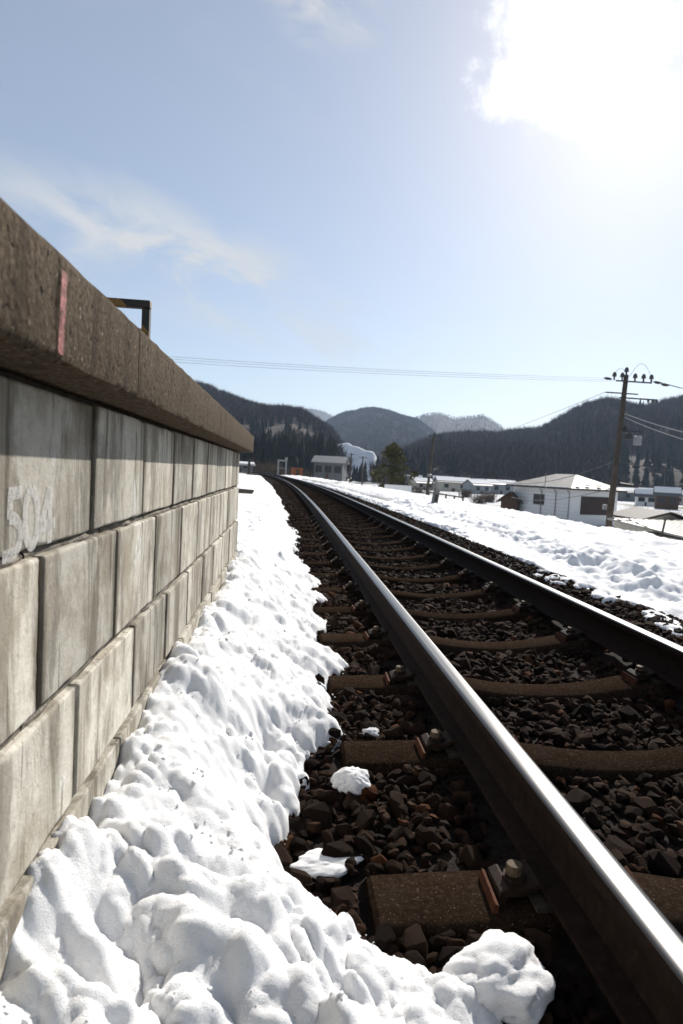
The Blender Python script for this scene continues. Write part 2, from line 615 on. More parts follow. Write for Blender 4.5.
class MB:
    """collects simple shapes into one mesh"""

    def __init__(self):
        self.bm = bmesh.new()

    def box(self, x0, x1, y0, y1, z0, z1, rot=None):
        vs = [Vector((x, y, z)) for x in (x0, x1) for y in (y0, y1) for z in (z0, z1)]
        if rot is not None:
            vs = [rot @ v for v in vs]
        b = [self.bm.verts.new(v) for v in vs]
        for f in ((0, 1, 3, 2), (4, 6, 7, 5), (0, 4, 5, 1), (2, 3, 7, 6), (0, 2, 6, 4), (1, 5, 7, 3)):
            self.bm.faces.new([b[i] for i in f])
        return self

    def tube(self, pts, rad, n=6, cap=True):
        pts = [Vector(p) for p in pts]
        rads = rad if isinstance(rad, (list, tuple)) else [rad] * len(pts)
        rings = []
        for i, p in enumerate(pts):
            d = (pts[min(i + 1, len(pts) - 1)] - pts[max(i - 1, 0)]).normalized()
            a = d.cross(Vector((0, 0, 1)))
            if a.length < 0.05:
                a = d.cross(Vector((1, 0, 0)))
            a.normalize()
            b = d.cross(a)
            rings.append([self.bm.verts.new(p + (a * math.cos(2 * math.pi * k / n) + b * math.sin(2 * math.pi * k / n)) * rads[i]) for k in range(n)])
        for r1, r2 in zip(rings, rings[1:]):
            for k in range(n):
                self.bm.faces.new((r1[k], r1[(k + 1) % n], r2[(k + 1) % n], r2[k]))
        if cap:
            self.bm.faces.new(rings[0][::-1])
            self.bm.faces.new(rings[-1])
        return self

    def poly(self, pts):
        self.bm.faces.new([self.bm.verts.new(p) for p in pts])
        return self

    def prism(self, pts, d):
        """closed polygon extruded by vector d"""
        d = Vector(d)
        a = [self.bm.verts.new(Vector(p)) for p in pts]
        b = [self.bm.verts.new(Vector(p) + d) for p in pts]
        self.bm.faces.new(a[::-1])
        self.bm.faces.new(b)
        for i in range(len(a)):
            j = (i + 1) % len(a)
            self.bm.faces.new((a[i], a[j], b[j], b[i]))
        return self

    def bevel(self, w, seg=1):
        bmesh.ops.bevel(self.bm, geom=list(self.bm.edges), offset=w, segments=seg, affect='EDGES', profile=0.6)
        return self

    def mesh(self, name, mat, smooth=False):
        bmesh.ops.recalc_face_normals(self.bm, faces=list(self.bm.faces))
        me = bpy.data.meshes.new(name)
        self.bm.to_mesh(me)
        self.bm.free()
        for m in (mat if isinstance(mat, (list, tuple)) else [mat]):
            me.materials.append(m)
        if smooth:
            me.polygons.foreach_set('use_smooth', [True] * len(me.polygons))
        return me

    def build(self, name, mat, parent=None, loc=(0, 0, 0), rot=(0, 0, 0), smooth=False, **kw):
        return link(name, self.mesh(name, mat, smooth), parent, loc, rot, **kw)


def grid_faces(nr, nc):
    i = np.arange(nr - 1)[:, None] * nc + np.arange(nc - 1)[None, :]
    i = i.ravel()
    return np.stack([i, i + 1, i + nc + 1, i + nc], 1)


# ------------------------------------------------------------------ track geometry
GAUGE = 1.132          # between head centres
CANT = 0.0295


def cx(Y):
    """x of the left rail's centre line"""
    Y = np.asarray(Y, dtype=float)
    d = np.clip(Y - 8, 0, None)
    return 0.662 - 0.003 * Y - 0.0006 * d * d


TOPSL = -0.178         # sleeper seat height under the left rail
SP = 0.7245
S0 = 1.345             # centre of the first whole sleeper in view


def bed_z(t):
    z = -0.200 + CANT * np.clip(t, -0.6, 1.9)
    z = z - 0.042 * sstep(0.06, 0.22, t) * (1 - sstep(GAUGE - 0.22, GAUGE - 0.06, t))
    z = z - 0.30 * np.clip(-0.75 - t, 0, 1.0) - 0.35 * np.clip(t - 1.95, 0, 1.2)
    return z


def terrain(X, Y):
    """height of the wide snow sheet under everything"""
    t = X - cx(np.clip(Y, 0, 130))
    right = -0.22 - 3.9 * sstep(6.3, 14.5, t + 0.6 * np.sin(Y * 0.13))
    left = -0.22 + 0.25 * sstep(-4, -16, t) + 0.5 * sstep(-16, -70, t)
    z = np.where(t > 0.5, right, left)
    z = np.where((t > -1.6) & (t < 3.2) & (Y < 125), z - 0.30, z)
    far = sstep(110, 200, Y)
    z = z * (1 - far) + far * np.where(X > -10 + 0.05 * Y, -4.1, -4.1 * sstep(-0.25, 0.05, X / np.maximum(Y, 1)) - 0.0)
    z = z + 0.05 * fbm(X * 0.5, Y * 0.5, 3, 5) + 0.25 * fbm(X * 0.02, Y * 0.02, 3, 9) * sstep(20, 80, np.hypot(X, Y))
    return z


def make_ground():
    yy = np.concatenate([np.linspace(-60, 0, 16)[:-1], np.linspace(0, 60, 100)[:-1], np.geomspace(60, 6000, 110)])
    u = np.linspace(-1, 1, 221)
    xs = np.sign(u) * (np.abs(u) * 26 + (np.abs(u) ** 5) * 120)
    rows = []
    for Y in yy:
        k = max(1.0, (Y + 20) / 55.0)
        X = xs * k + (float(cx(min(Y, 120))) if Y > 0 else 0.6)
        rows.append(np.stack([X, np.full_like(X, Y), terrain(X, np.full_like(X, Y))], 1))
    V = np.concatenate(rows)
    me = mesh_np('ground', V, grid_faces(len(yy), len(xs)), M['ground'], True)
    link('ground', me, kind='structure')


make_ground()


def make_bed():
    yy = np.concatenate([np.linspace(-2, 12, 140)[:-1], np.geomspace(12, 130, 130)])
    tt = np.linspace(-1.7, 3.2, 60)
    Y, T = np.meshgrid(yy, tt, indexing='ij')
    X = T + cx(np.clip(Y, 0, None))
    Z = bed_z(T) - 0.018 + 0.02 * fbm(X * 9, Y * 9, 3, 3)
    V = np.stack([X, Y, Z], -1).reshape(-1, 3)
    me = mesh_np('ballast_bed', V, grid_faces(len(yy), len(tt)), M['bed'], True)
    return link('ballast_bed', me, kind='structure')


BED = make_bed()

# ------------------------------------------------------------------ snow banks
EDGE = np.array([(0.3, 0.44), (0.9, 0.42), (1.02, 0.40), (1.10, 0.34), (1.20, 0.23), (1.34, 0.10), (1.47, 0.0), (1.58, 0.02), (1.70, 0.07),
                 (1.94, 0.10), (2.06, 0.09), (2.18, 0.20), (2.25, 0.26), (2.35, 0.16), (2.59, 0.20), (3.02, 0.31), (3.37, 0.23),
                 (4.05, 0.24), (5.04, 0.30), (6.07, 0.21), (7.68, 0.17), (11.46, 0.06), (16.2, -0.10), (29.9, -0.7), (60, -2.4), (130, -10.5)])


def left_snow(X, Y):
    e = np.interp(Y, EDGE[:, 0], EDGE[:, 1])
    ph = (Y - S0) / SP
    tongue = np.cos(2 * math.pi * (ph - 0.5))           # snow lies further out between the sleepers
    amp = 0.05 * sstep(1.9, 2.6, Y) * (1 - sstep(9, 16, Y))
    e = e + amp * tongue
    e = e + 0.045 * fbm(X * 7, Y * 7, 3, 21) + 0.03 * fbm(X * 20, Y * 20, 2, 22) + 0.10 * fbm(Y * 0.9, Y * 0.0, 2, 23) * sstep(4, 8, Y)
    s = e - X                                           # distance inside the snow
    wx = X + 0.075 * fbm(X * 5, Y * 5, 3, 31)
    wy = Y + 0.075 * fbm(X * 5, Y * 5, 3, 32)
    d1 = soft_domes(wx / 0.25, wy / 0.27, 41, 15)
    d2 = soft_domes(wx / 0.115 + 3.1, wy / 0.12, 42, 14)
    d3 = soft_domes(wx / 0.052 + 1.7, wy / 0.052 + 9.2, 43, 12)
    d4 = soft_domes(wx / 0.026 + 5.3, wy / 0.026, 44, 10) * sstep(-0.2, 0.4, fbm(X * 5 + 3, Y * 5, 2, 49)) * (1 - sstep(2, 4, Y))
    patchy = 0.45 + 0.55 * sstep(-0.3, 0.3, fbm(X * 3.1, Y * 3.1, 2, 48))
    fade = 1 - 0.35 * sstep(1.5, 2.6, Y) - 0.38 * sstep(2.6, 8, Y)
    # rise from the ballast to the platform wall
    wallz = np.interp(Y, [0.5, 0.9, 1.25, 1.5, 1.9, 2.3, 3.0, 4.2, 5.0, 9, 20, 60], [0.04, 0.065, 0.125, 0.15, 0.155, 0.12, 0.12, 0.14, 0.07, 0.00, -0.02, 0.0])
    run = np.clip((e - X) / np.maximum(e + 0.33, 0.25), 0, 1.6)
    base = -0.212 + (wallz + 0.212) * np.clip(run, 0, 1) ** 1.15
    edgy = 0.10 * (1 - sstep(1.2, 2.0, Y)) + 0.30 * sstep(1.2, 2.0, Y)
    round_ = np.sqrt(np.clip(s / 0.06, 0, 1))
    full = 0.25 + 0.75 * np.clip(s / edgy, 0, 1) ** 0.7
    th = round_ * (0.016 + full * fade * (0.085 * (d1 - 0.42) + 0.072 * (d2 - 0.25) * patchy + 0.048 * d3 * patchy + 0.020 * d4) + 0.0085 * fbm(X * 40, Y * 40, 5, 51, 0.68))
    z = base + th + 0.020 * fbm(X * 11, Y * 11, 3, 52) * round_
    # long dents in the open snow further on
    z = z + 0.045 * fbm(X * 2.4, Y * 1.3, 4, 61) * sstep(4, 8, Y) * round_
    # a few melt holes
    for hx, hy, hr in ((-0.03, 1.98, 0.045), (0.04, 1.30, 0.028), (-0.015, 1.72, 0.03)):
        q = ((X - hx) ** 2 + ((Y - hy) * 0.7) ** 2) / hr ** 2
        z = z - 0.11 * np.exp(-q)
    # melted gap along the wall
    gap = X + 0.345 - 0.035 * fbm(Y * 4.5, X * 2, 3, 71)
    inside = (Y < 4.5)
    z = np.where(inside, z - 0.075 * (1 - np.sqrt(np.clip(gap / 0.07, 0, 1))), z)
    z = np.where(s < 0, base - 0.03 - 1.6 * np.clip(-s, 0, 0.3), z)
    return z, s


def make_left_snow():
    n = 900
    yy = 0.45 * np.exp(np.linspace(0, math.log(62 / 0.45), n))
    near = np.linspace(-0.345, 0.52, 190)
    leftc = -0.345 - np.geomspace(0.006, 11, 75)[::-1]
    cols = np.concatenate([leftc, near])
    Y, C = np.meshgrid(yy, cols, indexing='ij')
    X = C + (cx(Y) - 0.662)
    X = np.where(C > -0.36, X, C + (cx(Y) - 0.662) * np.clip((C + 12) / 11.6, 0, 1))
    Z, s = left_snow(X, Y)
    Z = np.where(C < -2, Z + 0.12 * sstep(-2, -7, C), Z)
    # push the lumps sideways a little so they overhang
    e = 0.004
    zx = (left_snow(X + e, Y)[0] - left_snow(X - e, Y)[0]) / (2 * e)
    zy = (left_snow(X, Y + e)[0] - left_snow(X, Y - e)[0]) / (2 * e)
    k = 0.006 * (1 - sstep(2.5, 6, Y)) * (fbm(X * 16, Y * 16, 2, 81) * 0.6 + 0.7)
    ln = np.sqrt(zx * zx + zy * zy + 1)
    safe = np.clip(s / 0.03, 0, 1) * np.clip((X + 0.33) / 0.05, 0, 1)
    X2 = X - k * zx / ln * safe
    Y2 = Y - k * zy / ln * safe
    V = np.stack([X2, Y2, Z], -1).reshape(-1, 3)
    F = grid_faces(*Y.shape)
    T = X - cx(Y)
    keep = (Z > bed_z(T) - 0.09).ravel()
    F = F[keep[F].any(1)]
    me = mesh_np('snow_bank_left', V, F, M['snow'], True)
    bank = link('snow_bank_left', me, kind='structure')
    # loose crumbs lying in drifts on the bank and at its foot
    rng = np.random.default_rng(91)
    n = 2600
    cy = 0.7 * np.exp(rng.uniform(0, math.log(5 / 0.7), n))
    cxx = rng.uniform(-0.30, 0.46, n)
    cz, cs_ = left_snow(cxx, cy)
    ok = (cs_ > -0.035) & (fbm(cxx * 6, cy * 6, 3, 93) > 0.12)
    cxx, cy, cz, cs_ = cxx[ok], cy[ok], cz[ok], cs_[ok]
    cz = np.where(cs_ < 0, bed_z(cxx - cx(cy)) + 0.012, cz)
    S = 0.0025 + 0.007 * rng.random(len(cy)) ** 3.2
    V2, F2 = scatter_mesh(np.stack([cxx, cy, cz + S * 0.25], 1), S, rng, [rock(400 + q, 22) for q in range(8)])
    link('snow_crumbs', mesh_np('snow_crumbs', V2, F2, M['snow'], True), bank, kind='stuff')



REDGE = np.array([(0, 1.78), (3.5, 1.82), (4.4, 1.88), (5.75, 2.02), (8.2, 2.22), (12.7, 2.55), (20, 2.75), (40, 2.9), (130, 3.0)])


def make_right_snow():
    n = 620
    yy = 0.9 * np.exp(np.linspace(0, math.log(100 / 0.9), n))
    tt = np.concatenate([np.linspace(1.45, 4.2, 170)[:-1], np.linspace(4.2, 9.5, 120)])
    Y, T = np.meshgrid(yy, tt, indexing='ij')
    X = T + cx(Y)
    e = np.interp(Y, REDGE[:, 0], REDGE[:, 1]) + 0.34 * fbm(X * 2.4, Y * 1.8, 3, 121) + 0.26 * fbm(X * 8, Y * 7, 3, 122)
    s = T - e
    bz = bed_z(np.minimum(T, 2.35))
    base = bz + (0.012 - bz * 0 + (-0.125 - bz) * sstep(0.5, 1.4, s)) - 0.10 * sstep(2.4, 5.2, T) - 3.9 * sstep(6.1, 14.3, T + 0.35 * fbm(Y * 0.35, T * 0, 2, 123))
    wx = X + 0.10 * fbm(X * 2.5, Y * 2.5, 2, 131)
    wy = Y + 0.10 * fbm(X * 2.5, Y * 2.5, 2, 132)
    rr = np.sqrt(np.clip(s / 0.10, 0, 1))
    d1 = soft_domes(wx / 0.62, wy / 0.66, 141)
    d2 = soft_domes(wx / 0.30, wy / 0.32, 142, 14)
    d3 = soft_domes(wx / 0.13, wy / 0.13, 143, 12)
    crest = sstep(4.2, 5.6, T) * (1 - sstep(6.0, 7.5, T))
    th = rr * (0.012 + (0.22 + 0.78 * np.clip(s / 1.0, 0, 1)) * ((0.075 + 0.05 * crest) * (d1 - 0.4) + 0.055 * (d2 - .3) + 0.040 * d3 + 0.03 * fbm(X * 6, Y * 6, 3, 155)) + 0.04 * fbm(X * 1.1, Y * 0.8, 4, 151))
    Z = base + th + 0.010 * fbm(X * 9, Y * 9, 3, 152) * rr
    Z = np.where(s < 0, bz - 0.02 - 0.8 * np.clip(-s, 0, 0.3) + 0.02 * fbm(X * 8, Y * 8, 2, 153), Z)
    F = grid_faces(*Y.shape)
    keep = (Z > bed_z(T) - 0.10).ravel() | (T > 2.6).ravel()
    F = F[keep[F].any(1)]
    me = mesh_np('snow_bank_right', np.stack([X, Y, Z], -1).reshape(-1, 3), F, M['snow_clean'], True)
    link('snow_bank_right', me, kind='structure')


make_right_snow()

# ------------------------------------------------------------------ railway track
TRACK = empty('railway_track', (0.662, 0, 0), label='dark single railway track curving gently left between the snow banks', cat='railway track')
TL = Vector((0.662, 0, 0))


def rail_profile():
    """half outline of a 50 kg rail: (offset, height below head top), head top first"""
    h = [(0.0, 0.0), (0.016, -0.0003), (0.0255, -0.002), (0.0305, -0.0055), (0.0325, -0.011), (0.0325, -0.030), (0.029, -0.036), (0.0125, -0.041),
         (0.0085, -0.052), (0.0075, -0.080), (0.0085, -0.112), (0.016, -0.130), (0.062, -0.142), (0.0635, -0.145), (0.0635, -0.153)]
    left = [(-a, b) for a, b in h[1:]][::-1]
    return left + h


PROF = rail_profile()


def rail(t0):
    yy = np.concatenate([np.linspace(-1.2, 10, 60)[:-1], np.linspace(10, 125, 150)])
    P = np.array(PROF)
    k = len(P)
    V = []
    for Y in yy:
        x0 = float(cx(max(Y, 0))) + t0
        V.append(np.stack([x0 + P[:, 0], np.full(k, Y), CANT * (t0 + P[:, 0]) + P[:, 1]], 1))
    V = np.concatenate(V) - np.array(TL)
    i = (np.arange(len(yy) - 1)[:, None] * k + np.arange(k - 1)[None, :]).ravel()
    F = np.stack([i, i + k, i + k + 1, i + 1], 1)
    j = np.tile(np.arange(k - 1), len(yy) - 1)
    mid = (k - 1) / 2
    mi = (np.abs(j + 0.5 - mid) < 3.1).astype(int)
    bot = np.arange(len(yy) - 1) * k
    F = np.concatenate([F, np.stack([bot, bot + k - 1, bot + 2 * k - 1, bot + k], 1)])
    mi = np.concatenate([mi, np.zeros(len(bot), int)])
    me = mesh_np('rail', V, F, [M['rail'], M['rail_top']], True, mi)
    me.set_sharp_from_angle(angle=R(40))
    return link('rail', me, TRACK)


RL = rail(0.0)
RR_ = rail(GAUGE)


def sleeper_mesh(seed):
    rng = random.Random(seed)
    # stations along the length measured from the left rail: height drop and top width
    st = [(-0.434, 0.012, 0.165), (-0.424, 0.002, 0.178), (-0.25, 0.0, 0.182), (-0.07, 0.0, 0.184), (0.09, 0.0, 0.184), (0.20, 0.010, 0.180), (0.32, 0.030, 0.172),
          (0.45, 0.042, 0.166), (0.566, 0.045, 0.164)]
    st = st + [(GAUGE - a, b, c) for a, b, c in st[:-1][::-1]]
    bm = bmesh.new()
    rings = []
    for a, dz, w in st:
        w *= 1 + rng.uniform(-0.01, 0.01)
        hw = w / 2
        jz = rng.uniform(-0.0015, 0.0015)
        ring = [(-hw - 0.03, -0.155), (-hw - 0.008, -dz - 0.016), (-hw + 0.002, -dz - 0.005), (-hw + 0.012, -dz), (0, -dz + 0.001), (hw - 0.012, -dz), (hw - 0.002, -dz - 0.005), (hw + 0.008, -dz - 0.016), (hw + 0.03, -0.155)]
        rings.append([bm.verts.new((a, y + rng.uniform(-.001, .001), z + jz)) for y, z in ring])
    for r1, r2 in zip(rings, rings[1:]):
        for k in range(len(r1) - 1):
            bm.faces.new((r1[k], r2[k], r2[k + 1], r1[k + 1]))
    bm.faces.new(rings[0])
    bm.faces.new(rings[-1][::-1])
    bmesh.ops.recalc_face_normals(bm, faces=list(bm.faces))
    me = bpy.data.meshes.new('sleeper')
    bm.to_mesh(me)
    bm.free()
    me.materials.append(M['sleeper'])
    me.polygons.foreach_set('use_smooth', [True] * len(me.polygons))
    me.set_sharp_from_angle(angle=R(35))
    return me


SLEEPER_MESHES = [sleeper_mesh(s) for s in range(4)]


def fastening_meshes():
    # spring leaf from the sleeper shoulder over the bolt on to the rail foot (along +x, foot edge at 0)
    pts = [(-0.098, -0.004), (-0.092, 0.022), (-0.075, 0.030), (-0.050, 0.026), (-0.028, 0.030), (-0.006, 0.040), (0.018, 0.034), (0.018, 0.024), (-0.006, 0.028), (-0.028, 0.016), (-0.050, 0.010), (-0.075, 0.012), (-0.084, -0.004)]
    b = MB()
    b.prism([(x, -0.045, z) for x, z in pts], (0, 0.09, 0))
    clip = b.mesh('spring_clip', M['clip'])
    b = MB()
    b.tube([(0, 0, 0.0), (0, 0, 0.058), (0, 0, 0.062)], [0.0185, 0.0185, 0.0165], 14)
    bolt = b.mesh('bolt', M['bolt'])
    b = MB()
    b.tube([(0, 0, 0.026), (0, 0, 0.040)], 0.027, 6)
    nut = b.mesh('nut', M['clip'])
    b = MB()
    b.prism([(-0.118, -0.062, -0.02), (-0.104, -0.062, -0.02), (-0.100, -0.062, 0.014), (-0.108, -0.062, 0.018)], (0.006, 0.124, 0.0))
    shim = b.mesh('rusty_shim', M['rust'])
    b = MB()
    b.box(-0.085, 0.085, -0.07, 0.07, 0, 0.012)
    pad = b.mesh('rail_pad', M['mortar'])
    return clip, bolt, nut, shim, pad


CLIP, BOLT, NUT, SHIM, PAD = fastening_meshes()
n_sl = 118
for i in range(-1, n_sl):
    Y = S0 + SP * i
    rng = random.Random(100 + i)
    x = float(cx(max(Y, 0)))
    slope = float(cx(Y + 0.5) - cx(Y - 0.5)) if Y > 1 else 0.0
    so = link('sleeper', SLEEPER_MESHES[i % 4], TRACK, Vector((x, Y + rng.uniform(-.012, .012), TOPSL)) - TL,
              (0, -math.atan(CANT), -math.atan(slope) * -1 * -1 + rng.uniform(-.008, .008)))
    if i < 16:
        for side, t0 in ((-1, 0.0), (1, 0.0), (-1, GAUGE), (1, GAUGE)):
            rz = 0.0 if side < 0 else math.pi
            foot = t0 + side * 0.0635
            link('spring_clip', CLIP, so, (foot, rng.uniform(-.01, .01), 0.006), (0, 0, rz))
            link('bolt', BOLT, so, (foot + side * 0.050, rng.uniform(-.008, .008), 0.002 + rng.uniform(-.006, .004)), (rng.uniform(-.06, .06), rng.uniform(-.06, .06), 0))
            link('nut', NUT, so, (foot + side * 0.050, 0, 0.004), (0, 0, rng.uniform(0, 1)))
            link('shim', SHIM, so, (foot + side * 0.004, rng.uniform(-.006, .006), 0.004), (0, 0, rz + rng.uniform(-.1, .1)))
        link('rail_pad', PAD, so, (0, 0, 0.001))
        link('rail_pad', PAD, so, (GAUGE, 0, 0.001))

# ------------------------------------------------------------------ ballast stones


def rock(seed, npts=20):
    rng = random.Random(seed)
    bm = bmesh.new()
    ax = (1.0, rng.uniform(0.55, 0.95), rng.uniform(0.38, 0.75))
    for _ in range(npts):
        v = Vector((rng.gauss(0, 1), rng.gauss(0, 1), rng.gauss(0, 1))).normalized() * rng.uniform(0.82, 1.05)
        # flatten towards a few fracture planes
        v = Vector((max(-0.85, min(0.85, v.x)), max(-0.8, min(0.8, v.y)), max(-0.75, min(0.75, v.z))))
        bm.verts.new((v.x * ax[0], v.y * ax[1], v.z * ax[2]))
    r = bmesh.ops.convex_hull(bm, input=list(bm.verts))
    junk = [g for g in r['geom_interior'] + r['geom_unused'] if isinstance(g, bmesh.types.BMVert)]
    bmesh.ops.delete(bm, geom=list(set(junk)), context='VERTS')
    bmesh.ops.triangulate(bm, faces=list(bm.faces))
    bm.verts.ensure_lookup_table()
    V = np.array([v.co[:] for v in bm.verts])
    F = np.array([[v.index for v in f.verts] for f in bm.faces])
    bm.verts.index_update()
    F = np.array([[v.index for v in f.verts] for f in bm.faces])
    bm.free()
    return V, F


ROCKS = [rock(s, 15) for s in range(14)]
NEAR_ROCKS = []
for s_ in range(14):
    v_, f_ = rock(200 + s_, 26)
    NEAR_ROCKS.append(mesh_np('ballast_stone', v_, f_, M['stone_near'], False))


def rot_mats(n, rng):
    q = rng.normal(size=(n, 4))
    q /= np.linalg.norm(q, axis=1)[:, None]
    w, x, y, z = q.T
    return np.stack([np.stack([1 - 2 * (y * y + z * z), 2 * (x * y - z * w), 2 * (x * z + y * w)], -1),
                     np.stack([2 * (x * y + z * w), 1 - 2 * (x * x + z * z), 2 * (y * z - x * w)], -1),
                     np.stack([2 * (x * z - y * w), 2 * (y * z + x * w), 1 - 2 * (x * x + y * y)], -1)], 1)


def flat_mats(n, rng, tilt):
    a, b, c = rng.uniform(0, 6.28, n), rng.normal(0, tilt, n), rng.normal(0, tilt, n)
    O, I = np.zeros(n), np.ones(n)
    Z = np.array([[np.cos(a), -np.sin(a), O], [np.sin(a), np.cos(a), O], [O, O, I]]).transpose(2, 0, 1)
    X = np.array([[I, O, O], [O, np.cos(b), -np.sin(b)], [O, np.sin(b), np.cos(b)]]).transpose(2, 0, 1)
    Y = np.array([[np.cos(c), O, np.sin(c)], [O, I, O], [-np.sin(c), O, np.cos(c)]]).transpose(2, 0, 1)
    return X @ Y @ Z


def scatter_mesh(P, S, rng, lib, RM=None):
    """instances of the library shapes at P with radius S joined into V, F"""
    Vs, Fs, off = [], [], 0
    pick = rng.integers(0, len(lib), len(P))
    if RM is None:
        RM = rot_mats(len(P), rng)
    elif isinstance(RM, float):
        RM = flat_mats(len(P), rng, RM)
    for k, (v, f) in enumerate(lib):
        idx = np.where(pick == k)[0]
        if len(idx) == 0:
            continue
        W = np.einsum('nij,vj->nvi', RM[idx], v) * S[idx][:, None, None] + P[idx][:, None, :]
        Vs.append(W.reshape(-1, 3))
        Fs.append((f[None] + (np.arange(len(idx)) * len(v))[:, None, None]).reshape(-1, f.shape[1]) + off)
        off += len(idx) * len(v)
    return np.concatenate(Vs), np.concatenate(Fs)


def stones():
    rng = np.random.default_rng(5)

    def lay(y0, y1, sp, smin, smax, lift, jit=0.5):
        yy = np.arange(y0, y1, sp)
        tt = np.arange(-0.95, 2.85, sp)
        Y, T = np.meshgrid(yy, tt, indexing='ij')
        Y = (Y + rng.uniform(-jit, jit, Y.shape) * sp).ravel()
        T = (T + rng.uniform(-jit, jit, T.shape) * sp).ravel()
        S = (smin + (smax - smin) * rng.random(len(Y)) ** 1.7)
        return Y, T, S, np.full(len(Y), lift)

    parts = [lay(0.5, 6, 0.040, 0.018, 0.032, -0.010), lay(0.5, 6, 0.070, 0.026, 0.064, 0.0), lay(0.5, 6, 0.05, 0.022, 0.034, -0.004),
             lay(6, 16, 0.055, 0.022, 0.040, 0.0), lay(16, 40, 0.10, 0.035, 0.06, -0.008), lay(40, 100, 0.22, 0.07, 0.10, -0.03)]
    Y = np.concatenate([p[0] for p in parts])
    T = np.concatenate([p[1] for p in parts])
    S = np.concatenate([p[2] for p in parts])
    L = np.concatenate([p[3] for p in parts])
    X = T + cx(Y)
    Z = bed_z(T) + L + rng.uniform(-0.012, 0.012, len(Y)) + 0.018 * fbm(X * 4, Y * 4, 2, 77)
    # keep clear of the sleepers and the rail feet
    ph = np.abs(((Y - S0) / SP + 0.5) % 1 - 0.5) * SP
    on_sl = (ph < 0.090 + S * 0.45) & (T > -0.45 - S * 0.7) & (T < GAUGE + 0.45 + S * 0.7)
    near_rail = (np.minimum(np.abs(T), np.abs(T - GAUGE)) < 0.075 + S * 0.6)
    Z = np.where(near_rail, Z - 0.015, Z)
    Z = np.where((np.minimum(np.abs(T), np.abs(T - GAUGE)) < 0.055), Z - 0.035, Z)
    ok = ~(on_sl & (Z + S * 0.5 > TOPSL - 0.11 + CANT * T))
    # under deep snow nothing shows
    hid_l = (X < np.interp(Y, EDGE[:, 0], EDGE[:, 1]) - 0.22) & (Y > 0.9)
    hid_r = T > np.interp(Y, REDGE[:, 0], REDGE[:, 1]) + 0.8
    ok &= ~hid_l & ~hid_r
    X, Y, Z, S, T = X[ok], Y[ok], Z[ok], S[ok], T[ok]
    P = np.stack([X, Y, Z], 1)
    # the largest in the picture become pieces of their own
    r_cam = np.hypot(np.hypot(X, Y), Z - CAMZ)
    fwd = np.array(ray(341.5, 512))
    fwd /= np.linalg.norm(fwd)
    c = P - np.array([0, 0, CAMZ])
    dep = c @ fwd
    vis = (dep > 0.5) & (np.abs(c @ np.array(rx)) / np.maximum(dep, .1) < 0.52) & (np.abs(c @ np.array(ry)) / np.maximum(dep, .1) < 0.79)
    edge_l = np.interp(Y, EDGE[:, 0], EDGE[:, 1])
    score = S / r_cam * vis * (X > edge_l - 0.02) * (Z > bed_z(T) - 0.012)
    score = np.where(np.minimum(np.abs(T - 0.05), np.abs(T - GAUGE)) < 0.10, 0, score)
    order = np.argsort(-score)
    big = order[:300]
    for i in big:
        m = NEAR_ROCKS[int(rng.integers(0, len(NEAR_ROCKS)))]
        o = link('ballast_stone', m, BED, P[i], (float(rng.normal(0, .4)), float(rng.normal(0, .4)), float(rng.uniform(0, 6.28))))
        o.scale = [float(S[i])] * 3
    mask = np.ones(len(P), bool)
    mask[big] = False
    V, F = scatter_mesh(P[mask], S[mask], rng, ROCKS, 0.45)
    link('ballast_gravel', mesh_np('ballast_gravel', V, F, M['stone'], False), BED, kind='stuff')


stones()
make_left_snow()


def snow_lump(name, seed, loc, size, label, rz=0.0):
    bm = bmesh.new()
    bmesh.ops.create_icosphere(bm, subdivisions=5, radius=1.0)
    co = np.array([v.co[:] for v in bm.verts])
    n = 0.25 * fbm(co[:, 0] * 1.6 + seed * 7, co[:, 1] * 1.6 + co[:, 2] * 1.1, 3, seed) + 0.16 * (domes(co[:, 0] * 2.2 + seed, co[:, 1] * 2.2 + co[:, 2], seed) - 0.5) \
        + 0.05 * fbm(co[:, 0] * 7, co[:, 1] * 7 + co[:, 2] * 5, 3, seed + 3)
    co = co * (1 + n)[:, None]
    co[:, 2] = np.where(co[:, 2] < 0, co[:, 2] * 0.5, co[:, 2])
    for v, c in zip(bm.verts, co):
        v.co = (c[0] * size[0], c[1] * size[1], c[2] * size[2])
    me = bpy.data.meshes.new(name)
    bm.to_mesh(me)
    bm.free()
    me.materials.append(M['snow'])
    me.polygons.foreach_set('use_smooth', [True] * len(me.polygons))
    return link(name, me, None, loc, (0, 0, rz), label=label, cat='snow clump', group='loose snow clumps on the ballast')


snow_lump('snow_clump', 3, (0.232, 1.83, -0.185), (0.055, 0.045, 0.048), 'small round clump of snow alone on the dark stones between two sleepers')
snow_lump('snow_clump', 5, (0.42, 1.085, -0.18), (0.105, 0.080, 0.062), 'largest loose snow clump, at the foot of the nearest rail', 0.5)
snow_lump('snow_clump', 8, (0.14, 1.49, -0.21), (0.085, 0.05, 0.022), 'thin flat patch of melting snow beside the nearest sleeper end', 0.3)
snow_lump('snow_clump', 9, (0.34, 2.26, -0.215), (0.04, 0.03, 0.03), 'tiny snow crumb past the second sleeper end')

# ------------------------------------------------------------------ platform
WX, CXF = -0.338, -0.255
Y_END = 4.45
PLAT = empty('station_platform', (-1.0, 2.0, -0.3), label='low station platform of weathered concrete blocks under a thick overhanging coping', cat='platform')
PO = Vector((-1.0, 2.0, -0.3))
rngp = random.Random(3)


